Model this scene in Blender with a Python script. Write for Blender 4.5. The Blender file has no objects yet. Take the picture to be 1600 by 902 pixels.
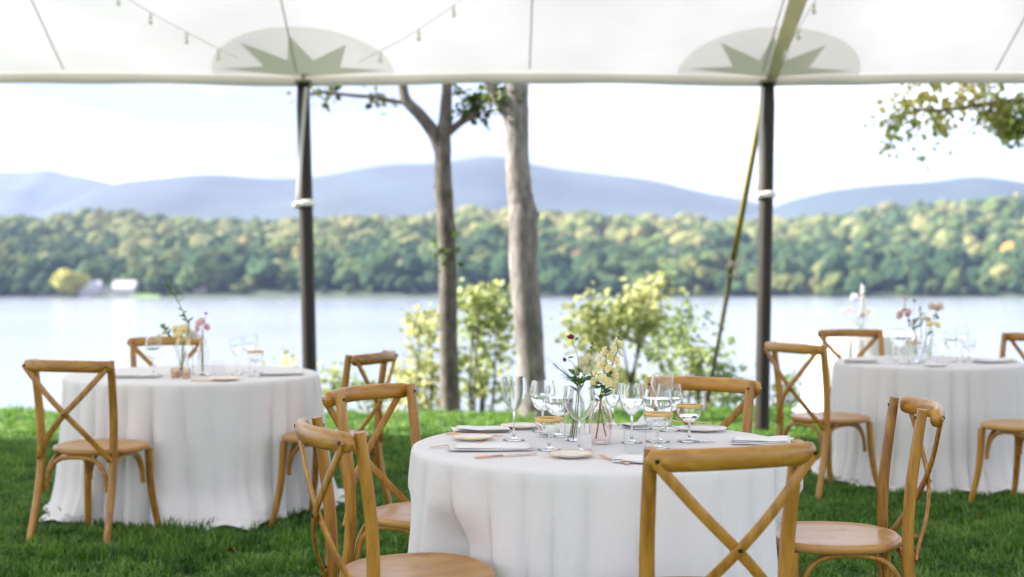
import bpy, math, random
import numpy as np
from mathutils import Vector, Matrix
from mathutils import noise as mnoise

R = math.radians
rng = np.random.default_rng(7)
random.seed(7)
scn = bpy.context.scene
C = scn.collection

# ------------------------------------------------------------------ camera
H_CAM, F_PX, HOR = 1.34, 2222.0, 415.0
cam = bpy.data.cameras.new('camera')
cam.lens = 50.0
cam.sensor_width = 36.0
cam.shift_y = -36.0 / 1600.0
cam.clip_start = 0.05
cam.clip_end = 30000.0
cam.dof.use_dof = True
cam.dof.focus_distance = 4.55
cam.dof.aperture_fstop = 2.3
cam_o = bpy.data.objects.new('camera', cam)
cam_o.location = (0, 0, H_CAM)
cam_o.rotation_euler = (R(90), 0, 0)
C.objects.link(cam_o)
scn.camera = cam_o

# ------------------------------------------------------------------ sky, sun, exposure
SUN_AZ_VEC = Vector((-0.80, 0.10, 0.0)).normalized()
SUN_EL = R(34)
sun_dir = Vector((SUN_AZ_VEC.x * math.cos(SUN_EL), SUN_AZ_VEC.y * math.cos(SUN_EL), math.sin(SUN_EL)))
world = bpy.data.worlds.new('World')
scn.world = world
world.use_nodes = True
wn, wl = world.node_tree.nodes, world.node_tree.links
wn.clear()
w_out = wn.new('ShaderNodeOutputWorld')
w_bg = wn.new('ShaderNodeBackground')
w_bg.inputs['Strength'].default_value = 0.15
w_sky = wn.new('ShaderNodeTexSky')
w_sky.sky_type = 'NISHITA'
w_sky.sun_disc = False
w_sky.sun_elevation = SUN_EL
w_sky.sun_rotation = math.atan2(sun_dir.x, sun_dir.y)
w_sky.air_density = 1.0
w_sky.dust_density = 1.5
w_tc = wn.new('ShaderNodeTexCoord')
w_map = wn.new('ShaderNodeMapping')
w_map.inputs['Scale'].default_value = (1.0, 1.0, 3.2)
w_map.inputs['Location'].default_value = (0.1, 3.1, 1.4)
w_no = wn.new('ShaderNodeTexNoise')
w_no.inputs['Scale'].default_value = 3.6
w_no.inputs['Detail'].default_value = 6.0
w_no.inputs['Roughness'].default_value = 0.55
w_rp = wn.new('ShaderNodeValToRGB')
w_rp.color_ramp.elements[0].position = 0.36
w_rp.color_ramp.elements[0].color = (0.75, 0.75, 0.75, 1)
w_rp.color_ramp.elements[1].position = 0.58
w_rp.color_ramp.elements[1].color = (1, 1, 1, 1)
w_no2 = wn.new('ShaderNodeTexNoise')
w_no2.inputs['Scale'].default_value = 5.5
w_no2.inputs['Detail'].default_value = 5.0
w_no2.inputs['Roughness'].default_value = 0.5
w_cl = wn.new('ShaderNodeValToRGB')                       # lit cloud and grey cloud base, in the sky texture's own units
w_cl.color_ramp.elements[0].position = 0.42
w_cl.color_ramp.elements[0].color = (1.12, 1.20, 1.42, 1)
w_cl.color_ramp.elements[1].position = 0.70
w_cl.color_ramp.elements[1].color = (4.1, 3.95, 3.97, 1)
wl.new(w_map.outputs['Vector'], w_no2.inputs['Vector'])
wl.new(w_no2.outputs['Fac'], w_cl.inputs['Fac'])
w_mix = wn.new('ShaderNodeMix')
w_mix.data_type = 'RGBA'
wl.new(w_tc.outputs['Generated'], w_map.inputs['Vector'])
wl.new(w_map.outputs['Vector'], w_no.inputs['Vector'])
wl.new(w_no.outputs['Fac'], w_rp.inputs['Fac'])
wl.new(w_rp.outputs['Color'], w_mix.inputs['Factor'])
wl.new(w_sky.outputs['Color'], w_mix.inputs['A'])
wl.new(w_cl.outputs[0], w_mix.inputs['B'])
wl.new(w_mix.outputs['Result'], w_bg.inputs['Color'])
wl.new(w_bg.outputs['Background'], w_out.inputs['Surface'])

sun = bpy.data.lights.new('sun', 'SUN')
sun.energy = 4.4
sun.angle = R(5.0)
sun.color = (1.0, 0.94, 0.84)
sun_o = bpy.data.objects.new('sun', sun)
sun_o.rotation_euler = sun_dir.to_track_quat('Z', 'Y').to_euler()
C.objects.link(sun_o)

scn.view_settings.view_transform = 'Standard'
scn.view_settings.look = 'None'
scn.view_settings.exposure = 2.25
scn.view_settings.gamma = 1.0
scn.view_settings.use_curve_mapping = False
cy = scn.cycles
cy.use_denoising = True
cy.max_bounces = 14
cy.transmission_bounces = 12
cy.glossy_bounces = 6
cy.diffuse_bounces = 5
cy.transparent_max_bounces = 12
cy.volume_bounces = 1
cy.sample_clamp_indirect = 8.0

# ------------------------------------------------------------------ helpers
def P(px, py, Y):
    """a point of the place: image direction (1600 x 902) at its own real distance Y"""
    return Vector(((px - 800.0) / F_PX * Y, Y, H_CAM - (py - HOR) / F_PX * Y))

class MB:
    def __init__(self):
        self.v, self.f = [], []
    def add(self, verts, faces):
        o = len(self.v)
        self.v += [tuple(p) for p in verts]
        self.f += [tuple(i + o for i in f) for f in faces]
        return self
    def tube(self, pts, rad, n=10, cap=True, ry=None, up=None, power=2.0):
        """sweep an ellipse (rad across, ry along 'up') along pts"""
        pts = [Vector(p) for p in pts]
        m = len(pts)
        if not hasattr(rad, '__len__'): rad = [rad] * m
        if ry is None: ry = rad
        if not hasattr(ry, '__len__'): ry = [ry] * m
        tang = []
        for i in range(m):
            t = pts[min(i + 1, m - 1)] - pts[max(i - 1, 0)]
            tang.append(t.normalized())
        ref = Vector(up) if up is not None else (Vector((0, 0, 1)) if abs(tang[0].z) < 0.9 else Vector((0, 1, 0)))
        verts = []
        for i in range(m):
            t = tang[i]
            u = ref - t * ref.dot(t)
            if u.length < 1e-5: u = t.orthogonal()
            u.normalize()
            s = t.cross(u)
            if up is None: ref = u
            for k in range(n):
                a = 2 * math.pi * k / n
                ca, sa = math.cos(a), math.sin(a)
                if power != 2.0:
                    ca = math.copysign(abs(ca) ** (2 / power), ca)
                    sa = math.copysign(abs(sa) ** (2 / power), sa)
                verts.append(pts[i] + s * (ca * rad[i]) + u * (sa * ry[i]))
        faces = []
        for i in range(m - 1):
            for k in range(n):
                k2 = (k + 1) % n
                faces.append((i * n + k, i * n + k2, (i + 1) * n + k2, (i + 1) * n + k))
        if cap:
            faces.append(tuple(range(n - 1, -1, -1)))
            faces.append(tuple((m - 1) * n + k for k in range(n)))
        return self.add(verts, faces)
    def lathe(self, prof, n=24, center=(0, 0, 0), close=False):
        cx, cy_, cz = center
        m = len(prof)
        verts = []
        for r, z in prof:
            for k in range(n):
                a = 2 * math.pi * k / n
                verts.append((cx + r * math.cos(a), cy_ + r * math.sin(a), cz + z))
        faces = []
        for i in range(m - 1 + (1 if close else 0)):
            j = (i + 1) % m
            for k in range(n):
                k2 = (k + 1) % n
                faces.append((i * n + k, i * n + k2, j * n + k2, j * n + k))
        return self.add(verts, faces)
    def box(self, c, s, rz=0.0):
        x, y, z = s[0] / 2, s[1] / 2, s[2] / 2
        ca, sa = math.cos(rz), math.sin(rz)
        vs = []
        for dx, dy, dz in ((-x, -y, -z), (x, -y, -z), (x, y, -z), (-x, y, -z), (-x, -y, z), (x, -y, z), (x, y, z), (-x, y, z)):
            vs.append((c[0] + dx * ca - dy * sa, c[1] + dx * sa + dy * ca, c[2] + dz))
        return self.add(vs, [(0, 3, 2, 1), (4, 5, 6, 7), (0, 1, 5, 4), (1, 2, 6, 5), (2, 3, 7, 6), (3, 0, 4, 7)])
    def mesh(self, name, smooth=True):
        me = bpy.data.meshes.new(name)
        me.from_pydata(self.v, [], self.f)
        if smooth: me.polygons.foreach_set('use_smooth', [True] * len(me.polygons))
        me.update()
        return me
    def build(self, name, mat, parent=None, smooth=True, sharp=None):
        me = self.mesh(name, smooth)
        if sharp:
            me.set_sharp_from_angle(angle=R(sharp))
        me.materials.append(mat)
        return link(name, me, parent)

def link(name, me, parent=None, loc=None, rot=None, scl=None):
    o = bpy.data.objects.new(name, me)
    C.objects.link(o)
    if parent is not None: o.parent = parent
    if loc is not None: o.location = loc
    if rot is not None: o.rotation_euler = rot
    if scl is not None: o.scale = scl
    return o

def np_mesh(name, verts, faces, mat, smooth=False):
    """verts (n,3), faces (m,k) arrays"""
    me = bpy.data.meshes.new(name)
    verts = np.asarray(verts, dtype=np.float32); faces = np.asarray(faces, dtype=np.int32)
    me.vertices.add(len(verts)); me.vertices.foreach_set('co', verts.ravel())
    m, k = faces.shape
    me.loops.add(m * k); me.loops.foreach_set('vertex_index', faces.ravel())
    me.polygons.add(m)
    me.polygons.foreach_set('loop_start', np.arange(0, m * k, k, dtype=np.int32))
    me.polygons.foreach_set('loop_total', np.full(m, k, dtype=np.int32))
    if smooth: me.polygons.foreach_set('use_smooth', np.ones(m, dtype=bool))
    me.update(calc_edges=True)
    me.materials.append(mat)
    return me

def empty(name, loc=(0, 0, 0), rz=0.0):
    o = bpy.data.objects.new(name, None)
    o.empty_display_size = 0.1
    o.location = loc
    o.rotation_euler = (0, 0, rz)
    C.objects.link(o)
    return o

def tag(o, label=None, cat=None, group=None, kind=None):
    if label: o['label'] = label
    if cat: o['category'] = cat
    if group: o['group'] = group
    if kind: o['kind'] = kind
    return o

def copy_tree(o, parent=None):
    c = o.copy()
    C.objects.link(c)
    c.parent = parent
    for ch in list(o.children):
        copy_tree(ch, c)
    return c

def catmull(pts, per=6):
    pts = [Vector(p) for p in pts]
    q = [pts[0] * 2 - pts[1]] + pts + [pts[-1] * 2 - pts[-2]]
    out = []
    for i in range(1, len(q) - 2):
        p0, p1, p2, p3 = q[i - 1], q[i], q[i + 1], q[i + 2]
        for k in range(per):
            t = k / per
            out.append(0.5 * ((2 * p1) + (p2 - p0) * t + (2 * p0 - 5 * p1 + 4 * p2 - p3) * t * t + (3 * p1 - p0 - 3 * p2 + p3) * t ** 3))
    out.append(pts[-1])
    return out

def lerp_list(vals, n):
    xs = np.linspace(0, 1, len(vals))
    return list(np.interp(np.linspace(0, 1, n), xs, vals))

# ------------------------------------------------------------------ materials
def mat_new(name):
    m = bpy.data.materials.new(name)
    m.use_nodes = True
    nt = m.node_tree
    return m, nt.nodes, nt.links, nt.nodes['Principled BSDF'], nt.nodes['Material Output']

def noise_node(nodes, links, scale, detail=4, rough=0.55, coord='Object', stretch=None):
    tc = nodes.new('ShaderNodeTexCoord')
    no = nodes.new('ShaderNodeTexNoise')
    no.inputs['Scale'].default_value = scale
    no.inputs['Detail'].default_value = detail
    no.inputs['Roughness'].default_value = rough
    if coord == 'Position':
        g = nodes.new('ShaderNodeNewGeometry'); src = g.outputs['Position']
    else:
        src = tc.outputs[coord]
    if stretch:
        mp = nodes.new('ShaderNodeMapping')
        mp.inputs['Scale'].default_value = stretch
        links.new(src, mp.inputs['Vector'])
        src = mp.outputs['Vector']
    links.new(src, no.inputs['Vector'])
    return no

def ramp(nodes, links, fac, stops):
    rp = nodes.new('ShaderNodeValToRGB')
    el = rp.color_ramp.elements
    while len(el) < len(stops): el.new(0.5)
    for e, (p, c) in zip(el, stops):
        e.position = p
        e.color = (*c, 1)
    links.new(fac, rp.inputs['Fac'])
    return rp

def bump(nodes, links, height, bsdf, strength=0.3, dist=0.01):
    b = nodes.new('ShaderNodeBump')
    b.inputs['Strength'].default_value = strength
    b.inputs['Distance'].default_value = dist
    links.new(height, b.inputs['Height'])
    links.new(b.outputs['Normal'], bsdf.inputs['Normal'])
    return b

def simple(name, col, rough=0.5, metal=0.0, var=0.0, vscale=20.0, bstr=0.0, **kw):
    m, n, l, b, o = mat_new(name)
    b.inputs['Base Color'].default_value = (*col, 1)
    b.inputs['Roughness'].default_value = rough
    b.inputs['Metallic'].default_value = metal
    for k, v in kw.items():
        b.inputs[k].default_value = v
    if var > 0 or bstr > 0:
        no = noise_node(n, l, vscale)
        if var > 0:
            lo = tuple(c * (1 - var) for c in col); hi = tuple(min(1, c * (1 + var)) for c in col)
            rp = ramp(n, l, no.outputs['Fac'], [(0.3, lo), (0.7, hi)])
            l.new(rp.outputs['Color'], b.inputs['Base Color'])
        if bstr > 0: bump(n, l, no.outputs['Fac'], b, bstr, 0.005)
    return m

def wood_mat(name, stops, rough=0.38, stretch=(14, 14, 1.6), coat=0.3):
    m, n, l, b, o = mat_new(name)
    no = noise_node(n, l, 4.0, 6, 0.6, 'Object', stretch)
    oi = n.new('ShaderNodeObjectInfo')
    add = n.new('ShaderNodeMath'); add.operation = 'MULTIPLY_ADD'
    add.inputs[1].default_value = 0.22
    add.inputs[2].default_value = -0.11
    l.new(oi.outputs['Random'], add.inputs[0])
    s = n.new('ShaderNodeMath'); s.operation = 'ADD'
    l.new(add.outputs[0], s.inputs[0]); l.new(no.outputs['Fac'], s.inputs[1])
    rp = ramp(n, l, s.outputs[0], stops)
    no2 = noise_node(n, l, 9.0, 5, 0.65)
    rp2 = ramp(n, l, no2.outputs['Fac'], [(0.28, (0.55, 0.5, 0.45)), (0.42, (1, 1, 1))])
    mx = n.new('ShaderNodeMix'); mx.data_type = 'RGBA'; mx.blend_type = 'MULTIPLY'
    mx.inputs['Factor'].default_value = 0.75
    l.new(rp.outputs['Color'], mx.inputs['A']); l.new(rp2.outputs['Color'], mx.inputs['B'])
    mc = n.new('ShaderNodeMix'); mc.data_type = 'RGBA'; mc.blend_type = 'MULTIPLY'; mc.inputs['Factor'].default_value = 1.0
    l.new(mx.outputs['Result'], mc.inputs['A']); l.new(oi.outputs['Color'], mc.inputs['B'])
    l.new(mc.outputs['Result'], b.inputs['Base Color'])
    b.inputs['Roughness'].default_value = rough
    b.inputs['Coat Weight'].default_value = coat
    b.inputs['Coat Roughness'].default_value = 0.2
    bump(n, l, no.outputs['Fac'], b, 0.15, 0.002)
    return m

M = {}
M['wood'] = wood_mat('honey_wood', [(0.25, (0.19, 0.072, 0.007)), (0.5, (0.41, 0.19, 0.018)), (0.75, (0.54, 0.28, 0.04))])
M['wood_x'] = wood_mat('honey_wood_lengthwise', [(0.25, (0.19, 0.072, 0.007)), (0.5, (0.41, 0.19, 0.018)), (0.75, (0.54, 0.28, 0.04))], stretch=(1.6, 14, 14))
M['seat'] = wood_mat('seat_veneer', [(0.25, (0.37, 0.175, 0.030)), (0.5, (0.47, 0.235, 0.048)), (0.75, (0.55, 0.29, 0.072))], rough=0.42, stretch=(5, 1.2, 5))
M['bolt'] = simple('bolt_metal', (0.03, 0.025, 0.02), 0.5, 0.7)

def cloth_mat():
    m, n, l, b, o = mat_new('white_linen')
    b.inputs['Base Color'].default_value = (0.90, 0.875, 0.865, 1)
    b.inputs['Roughness'].default_value = 0.85
    b.inputs['Sheen Weight'].default_value = 0.15
    no = noise_node(n, l, 7.0, 5, 0.6)
    w = noise_node(n, l, 420.0, 2, 0.5)
    mx = n.new('ShaderNodeMath'); mx.operation = 'MULTIPLY_ADD'; mx.inputs[1].default_value = 0.03
    l.new(w.outputs['Fac'], mx.inputs[0]); l.new(no.outputs['Fac'], mx.inputs[2])
    wk = noise_node(n, l, 5.0, 6, 0.6, 'Object', (4.5, 4.5, 1.2))
    rw = n.new('ShaderNodeMath'); rw.operation = 'PINGPONG'; rw.inputs[1].default_value = 0.09
    l.new(wk.outputs['Fac'], rw.inputs[0])
    ad = n.new('ShaderNodeMath'); ad.operation = 'MULTIPLY_ADD'; ad.inputs[1].default_value = 1.1
    l.new(rw.outputs[0], ad.inputs[0]); l.new(mx.outputs[0], ad.inputs[2])
    bump(n, l, ad.outputs[0], b, 0.22, 0.03)
    tr = n.new('ShaderNodeBsdfTranslucent'); tr.inputs['Color'].default_value = (0.8, 0.78, 0.75, 1)
    ms = n.new('ShaderNodeMixShader'); ms.inputs['Fac'].default_value = 0.12
    l.new(b.outputs[0], ms.inputs[1]); l.new(tr.outputs[0], ms.inputs[2]); l.new(ms.outputs[0], o.inputs['Surface'])
    return m
M['cloth'] = cloth_mat()
M['napkin'] = simple('napkin_linen', (0.88, 0.87, 0.85), 0.85, bstr=0.2, vscale=60)

def fabric_mat(name, col, trans, fac, var=0.04, vscale=0.6):
    m, n, l, b, o = mat_new(name)
    no = noise_node(n, l, vscale, 3, 0.5)
    rp = ramp(n, l, no.outputs['Fac'], [(0.3, tuple(c * (1 - var) for c in col)), (0.7, col)])
    d = n.new('ShaderNodeBsdfDiffuse'); l.new(rp.outputs['Color'], d.inputs['Color'])
    rp2 = ramp(n, l, no.outputs['Fac'], [(0.3, tuple(c * (1 - var) for c in trans)), (0.7, trans)])
    tr = n.new('ShaderNodeBsdfTranslucent'); l.new(rp2.outputs['Color'], tr.inputs['Color'])
    ms = n.new('ShaderNodeMixShader'); ms.inputs['Fac'].default_value = fac
    l.new(d.outputs[0], ms.inputs[1]); l.new(tr.outputs[0], ms.inputs[2]); l.new(ms.outputs[0], o.inputs['Surface'])
    n.remove(b)
    return m
M['canopy'] = fabric_mat('sailcloth', (0.84, 0.84, 0.87), (0.475, 0.475, 0.515), 0.44, 0.26)  # broad mottling in the cloth colour puts in soft leaf and wrinkle shadows
M['patch'] = fabric_mat('doubled_sailcloth', (0.90, 0.885, 0.86), (0.90, 0.89, 0.86), 0.78, 0.03)
M['star'] = fabric_mat('sage_reinforcement', (0.60, 0.64, 0.54), (0.68, 0.72, 0.60), 0.66, 0.03)
M['valance'] = fabric_mat('valance_cloth', (0.80, 0.775, 0.73), (0.78, 0.755, 0.70), 0.42, 0.06, 1.5)
M['seam'] = fabric_mat('seam_tape', (0.84, 0.83, 0.83), (0.84, 0.83, 0.83), 0.58, 0.0)
M['webbing'] = fabric_mat('cream_webbing', (0.80, 0.77, 0.62), (0.80, 0.77, 0.60), 0.55, 0.05, 6)
M['olive'] = simple('olive_strap', (0.20, 0.17, 0.035), 0.7, var=0.2, vscale=40)
M['olive_dark'] = simple('olive_strap_dark', (0.085, 0.085, 0.03), 0.7, var=0.2, vscale=40)
M['steel'] = simple('ratchet_steel', (0.32, 0.30, 0.22), 0.4, 0.8)
M['white_tape'] = simple('white_tape', (0.82, 0.81, 0.78), 0.6)
M['wire'] = simple('light_cord', (0.86, 0.85, 0.84), 0.6)
M['bulb_base'] = simple('bulb_base', (0.80, 0.78, 0.74), 0.5)
M['steel_stake'] = simple('stake_iron', (0.08, 0.07, 0.06), 0.6, 0.6)

def pole_mat():
    m, n, l, b, o = mat_new('dark_pole_wood')
    no = noise_node(n, l, 5.0, 6, 0.6, 'Object', (8, 8, 0.6))
    rp = ramp(n, l, no.outputs['Fac'], [(0.3, (0.008, 0.006, 0.004)), (0.7, (0.026, 0.018, 0.011))])
    l.new(rp.outputs['Color'], b.inputs['Base Color'])
    b.inputs['Roughness'].default_value = 0.5
    bump(n, l, no.outputs['Fac'], b, 0.2, 0.004)
    return m
M['pole'] = pole_mat()

def bark_mat(name, dark, mid, light):
    m, n, l, b, o = mat_new(name)
    no = noise_node(n, l, 9.0, 8, 0.65, 'Object', (2.4, 2.4, 0.8))
    no2 = noise_node(n, l, 1.6, 3, 0.5)
    a = n.new('ShaderNodeMath'); a.operation = 'MULTIPLY_ADD'; a.inputs[1].default_value = 0.6
    l.new(no2.outputs['Fac'], a.inputs[0])
    a2 = n.new('ShaderNodeMath'); a2.operation = 'SUBTRACT'; a2.inputs[1].default_value = 0.3
    l.new(no.outputs['Fac'], a2.inputs[0]); l.new(a2.outputs[0], a.inputs[2])
    rp = ramp(n, l, a.outputs[0], [(0.30, dark), (0.5, mid), (0.72, light)])
    l.new(rp.outputs['Color'], b.inputs['Base Color'])
    b.inputs['Roughness'].default_value = 0.9
    bump(n, l, no.outputs['Fac'], b, 0.6, 0.018)
    return m
M['bark'] = bark_mat('grey_bark', (0.085, 0.076, 0.07), (0.175, 0.162, 0.15), (0.30, 0.275, 0.26))
M['bark_dark'] = bark_mat('brown_bark', (0.04, 0.034, 0.028), (0.095, 0.082, 0.07), (0.19, 0.168, 0.15))

def leaf_mat(name, stops, trans=0.45, nscale=0.9):
    m, n, l, b, o = mat_new(name)
    no = noise_node(n, l, nscale, 3, 0.6, 'Position')
    no2 = noise_node(n, l, nscale * 14, 2, 0.6, 'Position')
    s = n.new('ShaderNodeMath'); s.operation = 'MULTIPLY_ADD'; s.inputs[1].default_value = 0.5
    l.new(no2.outputs['Fac'], s.inputs[0])
    s2 = n.new('ShaderNodeMath'); s2.operation = 'SUBTRACT'; s2.inputs[1].default_value = 0.25
    l.new(no.outputs['Fac'], s2.inputs[0]); l.new(s2.outputs[0], s.inputs[2])
    rp = ramp(n, l, s.outputs[0], stops)
    l.new(rp.outputs['Color'], b.inputs['Base Color'])
    b.inputs['Roughness'].default_value = 0.55
    tr = n.new('ShaderNodeBsdfTranslucent')
    l.new(rp.outputs['Color'], tr.inputs['Color'])
    ms = n.new('ShaderNodeMixShader'); ms.inputs['Fac'].default_value = trans
    l.new(b.outputs[0], ms.inputs[1]); l.new(tr.outputs[0], ms.inputs[2]); l.new(ms.outputs[0], o.inputs['Surface'])
    return m
M['leaf_shrub'] = leaf_mat('shrub_leaf', [(0.25, (0.21, 0.27, 0.09)), (0.48, (0.37, 0.41, 0.16)), (0.7, (0.53, 0.51, 0.24)), (0.85, (0.56, 0.44, 0.22))], 0.5)
M['leaf_shrub2'] = leaf_mat('shrub_leaf_green', [(0.25, (0.12, 0.20, 0.07)), (0.5, (0.23, 0.30, 0.11)), (0.75, (0.40, 0.43, 0.18))], 0.5)
M['leaf_tree'] = leaf_mat('tree_leaf', [(0.3, (0.035, 0.06, 0.014)), (0.6, (0.07, 0.11, 0.022)), (0.8, (0.12, 0.14, 0.03))])
M['leaf_hang'] = leaf_mat('hanging_leaf', [(0.28, (0.17, 0.23, 0.05)), (0.5, (0.34, 0.38, 0.10)), (0.68, (0.54, 0.47, 0.17)), (0.85, (0.56, 0.38, 0.14))], 0.6, nscale=1.6)

def grass_mat():
    m, n, l, b, o = mat_new('grass_blade')
    no = noise_node(n, l, 2.6, 5, 0.65, 'Position')
    oi = n.new('ShaderNodeObjectInfo')
    s = n.new('ShaderNodeMath'); s.operation = 'MULTIPLY_ADD'; s.inputs[1].default_value = 0.4
    l.new(oi.outputs['Random'], s.inputs[0])
    s2 = n.new('ShaderNodeMath'); s2.operation = 'SUBTRACT'; s2.inputs[1].default_value = 0.2
    l.new(no.outputs['Fac'], s2.inputs[0]); l.new(s2.outputs[0], s.inputs[2])
    rp = ramp(n, l, s.outputs[0], [(0.25, (0.030, 0.100, 0.008)), (0.45, (0.085, 0.215, 0.018)), (0.62, (0.15, 0.30, 0.035)), (0.82, (0.23, 0.34, 0.07))])
    l.new(rp.outputs['Color'], b.inputs['Base Color'])
    b.inputs['Roughness'].default_value = 0.45
    tr = n.new('ShaderNodeBsdfTranslucent'); l.new(rp.outputs['Color'], tr.inputs['Color'])
    ms = n.new('ShaderNodeMixShader'); ms.inputs['Fac'].default_value = 0.35
    l.new(b.outputs[0], ms.inputs[1]); l.new(tr.outputs[0], ms.inputs[2]); l.new(ms.outputs[0], o.inputs['Surface'])
    return m
M['grass'] = grass_mat()
M['turf'] = simple('turf_soil', (0.035, 0.08, 0.012), 0.9, var=0.45, vscale=3.0, bstr=0.6)

def glass_mat(name, col=(1, 1, 1), ior=1.45, rough=0.0):
    m, n, l, b, o = mat_new(name)
    n.remove(b)
    g = n.new('ShaderNodeBsdfGlass')
    g.inputs['Color'].default_value = (*col, 1); g.inputs['IOR'].default_value = ior; g.inputs['Roughness'].default_value = rough
    l.new(g.outputs[0], o.inputs['Surface'])
    return m
M['glass'] = glass_mat('clear_glass', (0.985, 0.99, 0.988))
def thin_glass():
    m, n, l, b, o = mat_new('thin_clear_glass')
    n.remove(b)
    t_ = n.new('ShaderNodeBsdfTransparent'); t_.inputs['Color'].default_value = (0.975, 0.98, 0.98, 1)
    g = n.new('ShaderNodeBsdfGlossy'); g.inputs['Roughness'].default_value = 0.02
    lw = n.new('ShaderNodeLayerWeight'); lw.inputs['Blend'].default_value = 0.5
    pw = n.new('ShaderNodeMath'); pw.operation = 'POWER'; pw.inputs[1].default_value = 4.0
    ma = n.new('ShaderNodeMath'); ma.operation = 'MULTIPLY_ADD'; ma.inputs[1].default_value = 0.45; ma.inputs[2].default_value = 0.035
    ms = n.new('ShaderNodeMixShader')
    l.new(lw.outputs['Facing'], pw.inputs[0]); l.new(pw.outputs[0], ma.inputs[0])
    l.new(ma.outputs[0], ms.inputs['Fac']); l.new(t_.outputs[0], ms.inputs[1]); l.new(g.outputs[0], ms.inputs[2]); l.new(ms.outputs[0], o.inputs['Surface'])
    return m
M['thin_glass'] = thin_glass()
M['water'] = glass_mat('drinking_water', (0.985, 0.995, 0.995), 1.33)
M['pink_glass'] = glass_mat('pink_glass', (0.993, 0.955, 0.95))
M['frost'] = simple('frosted_votive', (0.90, 0.89, 0.86), 0.4, **{'Transmission Weight': 0.15})
M['gold'] = simple('gold_rim', (0.90, 0.60, 0.26), 0.3, 1.0)
M['rose_gold'] = simple('rose_gold', (0.82, 0.50, 0.34), 0.28, 1.0)
M['cutlery'] = simple('polished_steel', (0.55, 0.58, 0.64), 0.16, 1.0)
M['china'] = simple('white_china', (0.84, 0.81, 0.77), 0.2)
M['stem'] = simple('stem_green', (0.20, 0.25, 0.05), 0.5, var=0.3, vscale=60)
M['flower_leaf'] = simple('bouquet_leaf', (0.09, 0.20, 0.04), 0.45, var=0.35, vscale=60)
M['fennel'] = simple('grey_green_frond', (0.20, 0.26, 0.22), 0.6)

def petal_mat(name, a, b_, trans=0.4):
    m, n, l, b, o = mat_new(name)
    no = noise_node(n, l, 45.0, 3, 0.5)
    rp = ramp(n, l, no.outputs['Fac'], [(0.3, a), (0.7, b_)])
    l.new(rp.outputs['Color'], b.inputs['Base Color'])
    b.inputs['Roughness'].default_value = 0.6
    tr = n.new('ShaderNodeBsdfTranslucent'); l.new(rp.outputs['Color'], tr.inputs['Color'])
    ms = n.new('ShaderNodeMixShader'); ms.inputs['Fac'].default_value = trans
    l.new(b.outputs[0], ms.inputs[1]); l.new(tr.outputs[0], ms.inputs[2]); l.new(ms.outputs[0], o.inputs['Surface'])
    return m
M['petal_yellow'] = petal_mat('yellow_petal', (0.99, 0.90, 0.48), (0.99, 0.97, 0.78))
M['petal_cream'] = petal_mat('cream_petal', (0.86, 0.82, 0.55), (0.90, 0.89, 0.78))
M['petal_pink'] = petal_mat('pink_petal', (0.88, 0.66, 0.64), (0.92, 0.80, 0.76))
M['petal_peach'] = petal_mat('peach_petal', (0.92, 0.78, 0.68), (0.94, 0.88, 0.80))
M['petal_purple'] = petal_mat('purple_petal', (0.34, 0.05, 0.18), (0.48, 0.13, 0.30))
M['petal_white'] = petal_mat('white_petal', (0.82, 0.82, 0.78), (0.88, 0.87, 0.86))
M['pollen'] = simple('flower_eye', (0.50, 0.36, 0.04), 0.7)

# ------------------------------------------------------------------ terrain: lawn, lake, far shore, mountains
def smooth(a, b, x):
    t = np.clip((x - a) / (b - a), 0, 1)
    return t * t * (3 - 2 * t)

WATER_Z = -18.9
def lawn_edge(x):
    return 12.55 + 0.10 * np.sin(x * 0.9) + 0.12 * np.maximum(0, x)
def lawn_z(x, y):
    d = y - lawn_edge(x)
    z = 0.012 * np.sin(x * 1.3 + y * 0.7) + 0.010 * np.sin(y * 1.9 - x * 0.6)
    z = z * (1 - smooth(-0.5, 1.0, d))
    dd = np.maximum(d, 0)
    return z - np.where(dd < 1.2, 0.22 * dd * dd, 0.3168 + 0.528 * (dd - 1.2) + 0.05 * np.sin(x * 0.7) * np.minimum(dd - 1.2, 3))

xs = np.concatenate([np.linspace(-420, -16, 14), np.linspace(-12, 14, 131), np.linspace(18, 420, 14)])
ys = np.concatenate([np.linspace(-40, 3.5, 8), np.linspace(4, 17, 88), np.linspace(18, 62, 14)])
gx, gy = np.meshgrid(xs, ys)
gz = lawn_z(gx, gy)
nx, ny = len(xs), len(ys)
idx = np.arange(nx * ny).reshape(ny, nx)
quads = np.stack([idx[:-1, :-1], idx[:-1, 1:], idx[1:, 1:], idx[1:, :-1]], -1).reshape(-1, 4)
lawn = link('lawn', np_mesh('lawn', np.stack([gx, gy, gz], -1).reshape(-1, 3), quads, M['turf'], True))
tag(lawn, 'green lawn sloping off to the lake bank', 'lawn', kind='structure')

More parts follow.
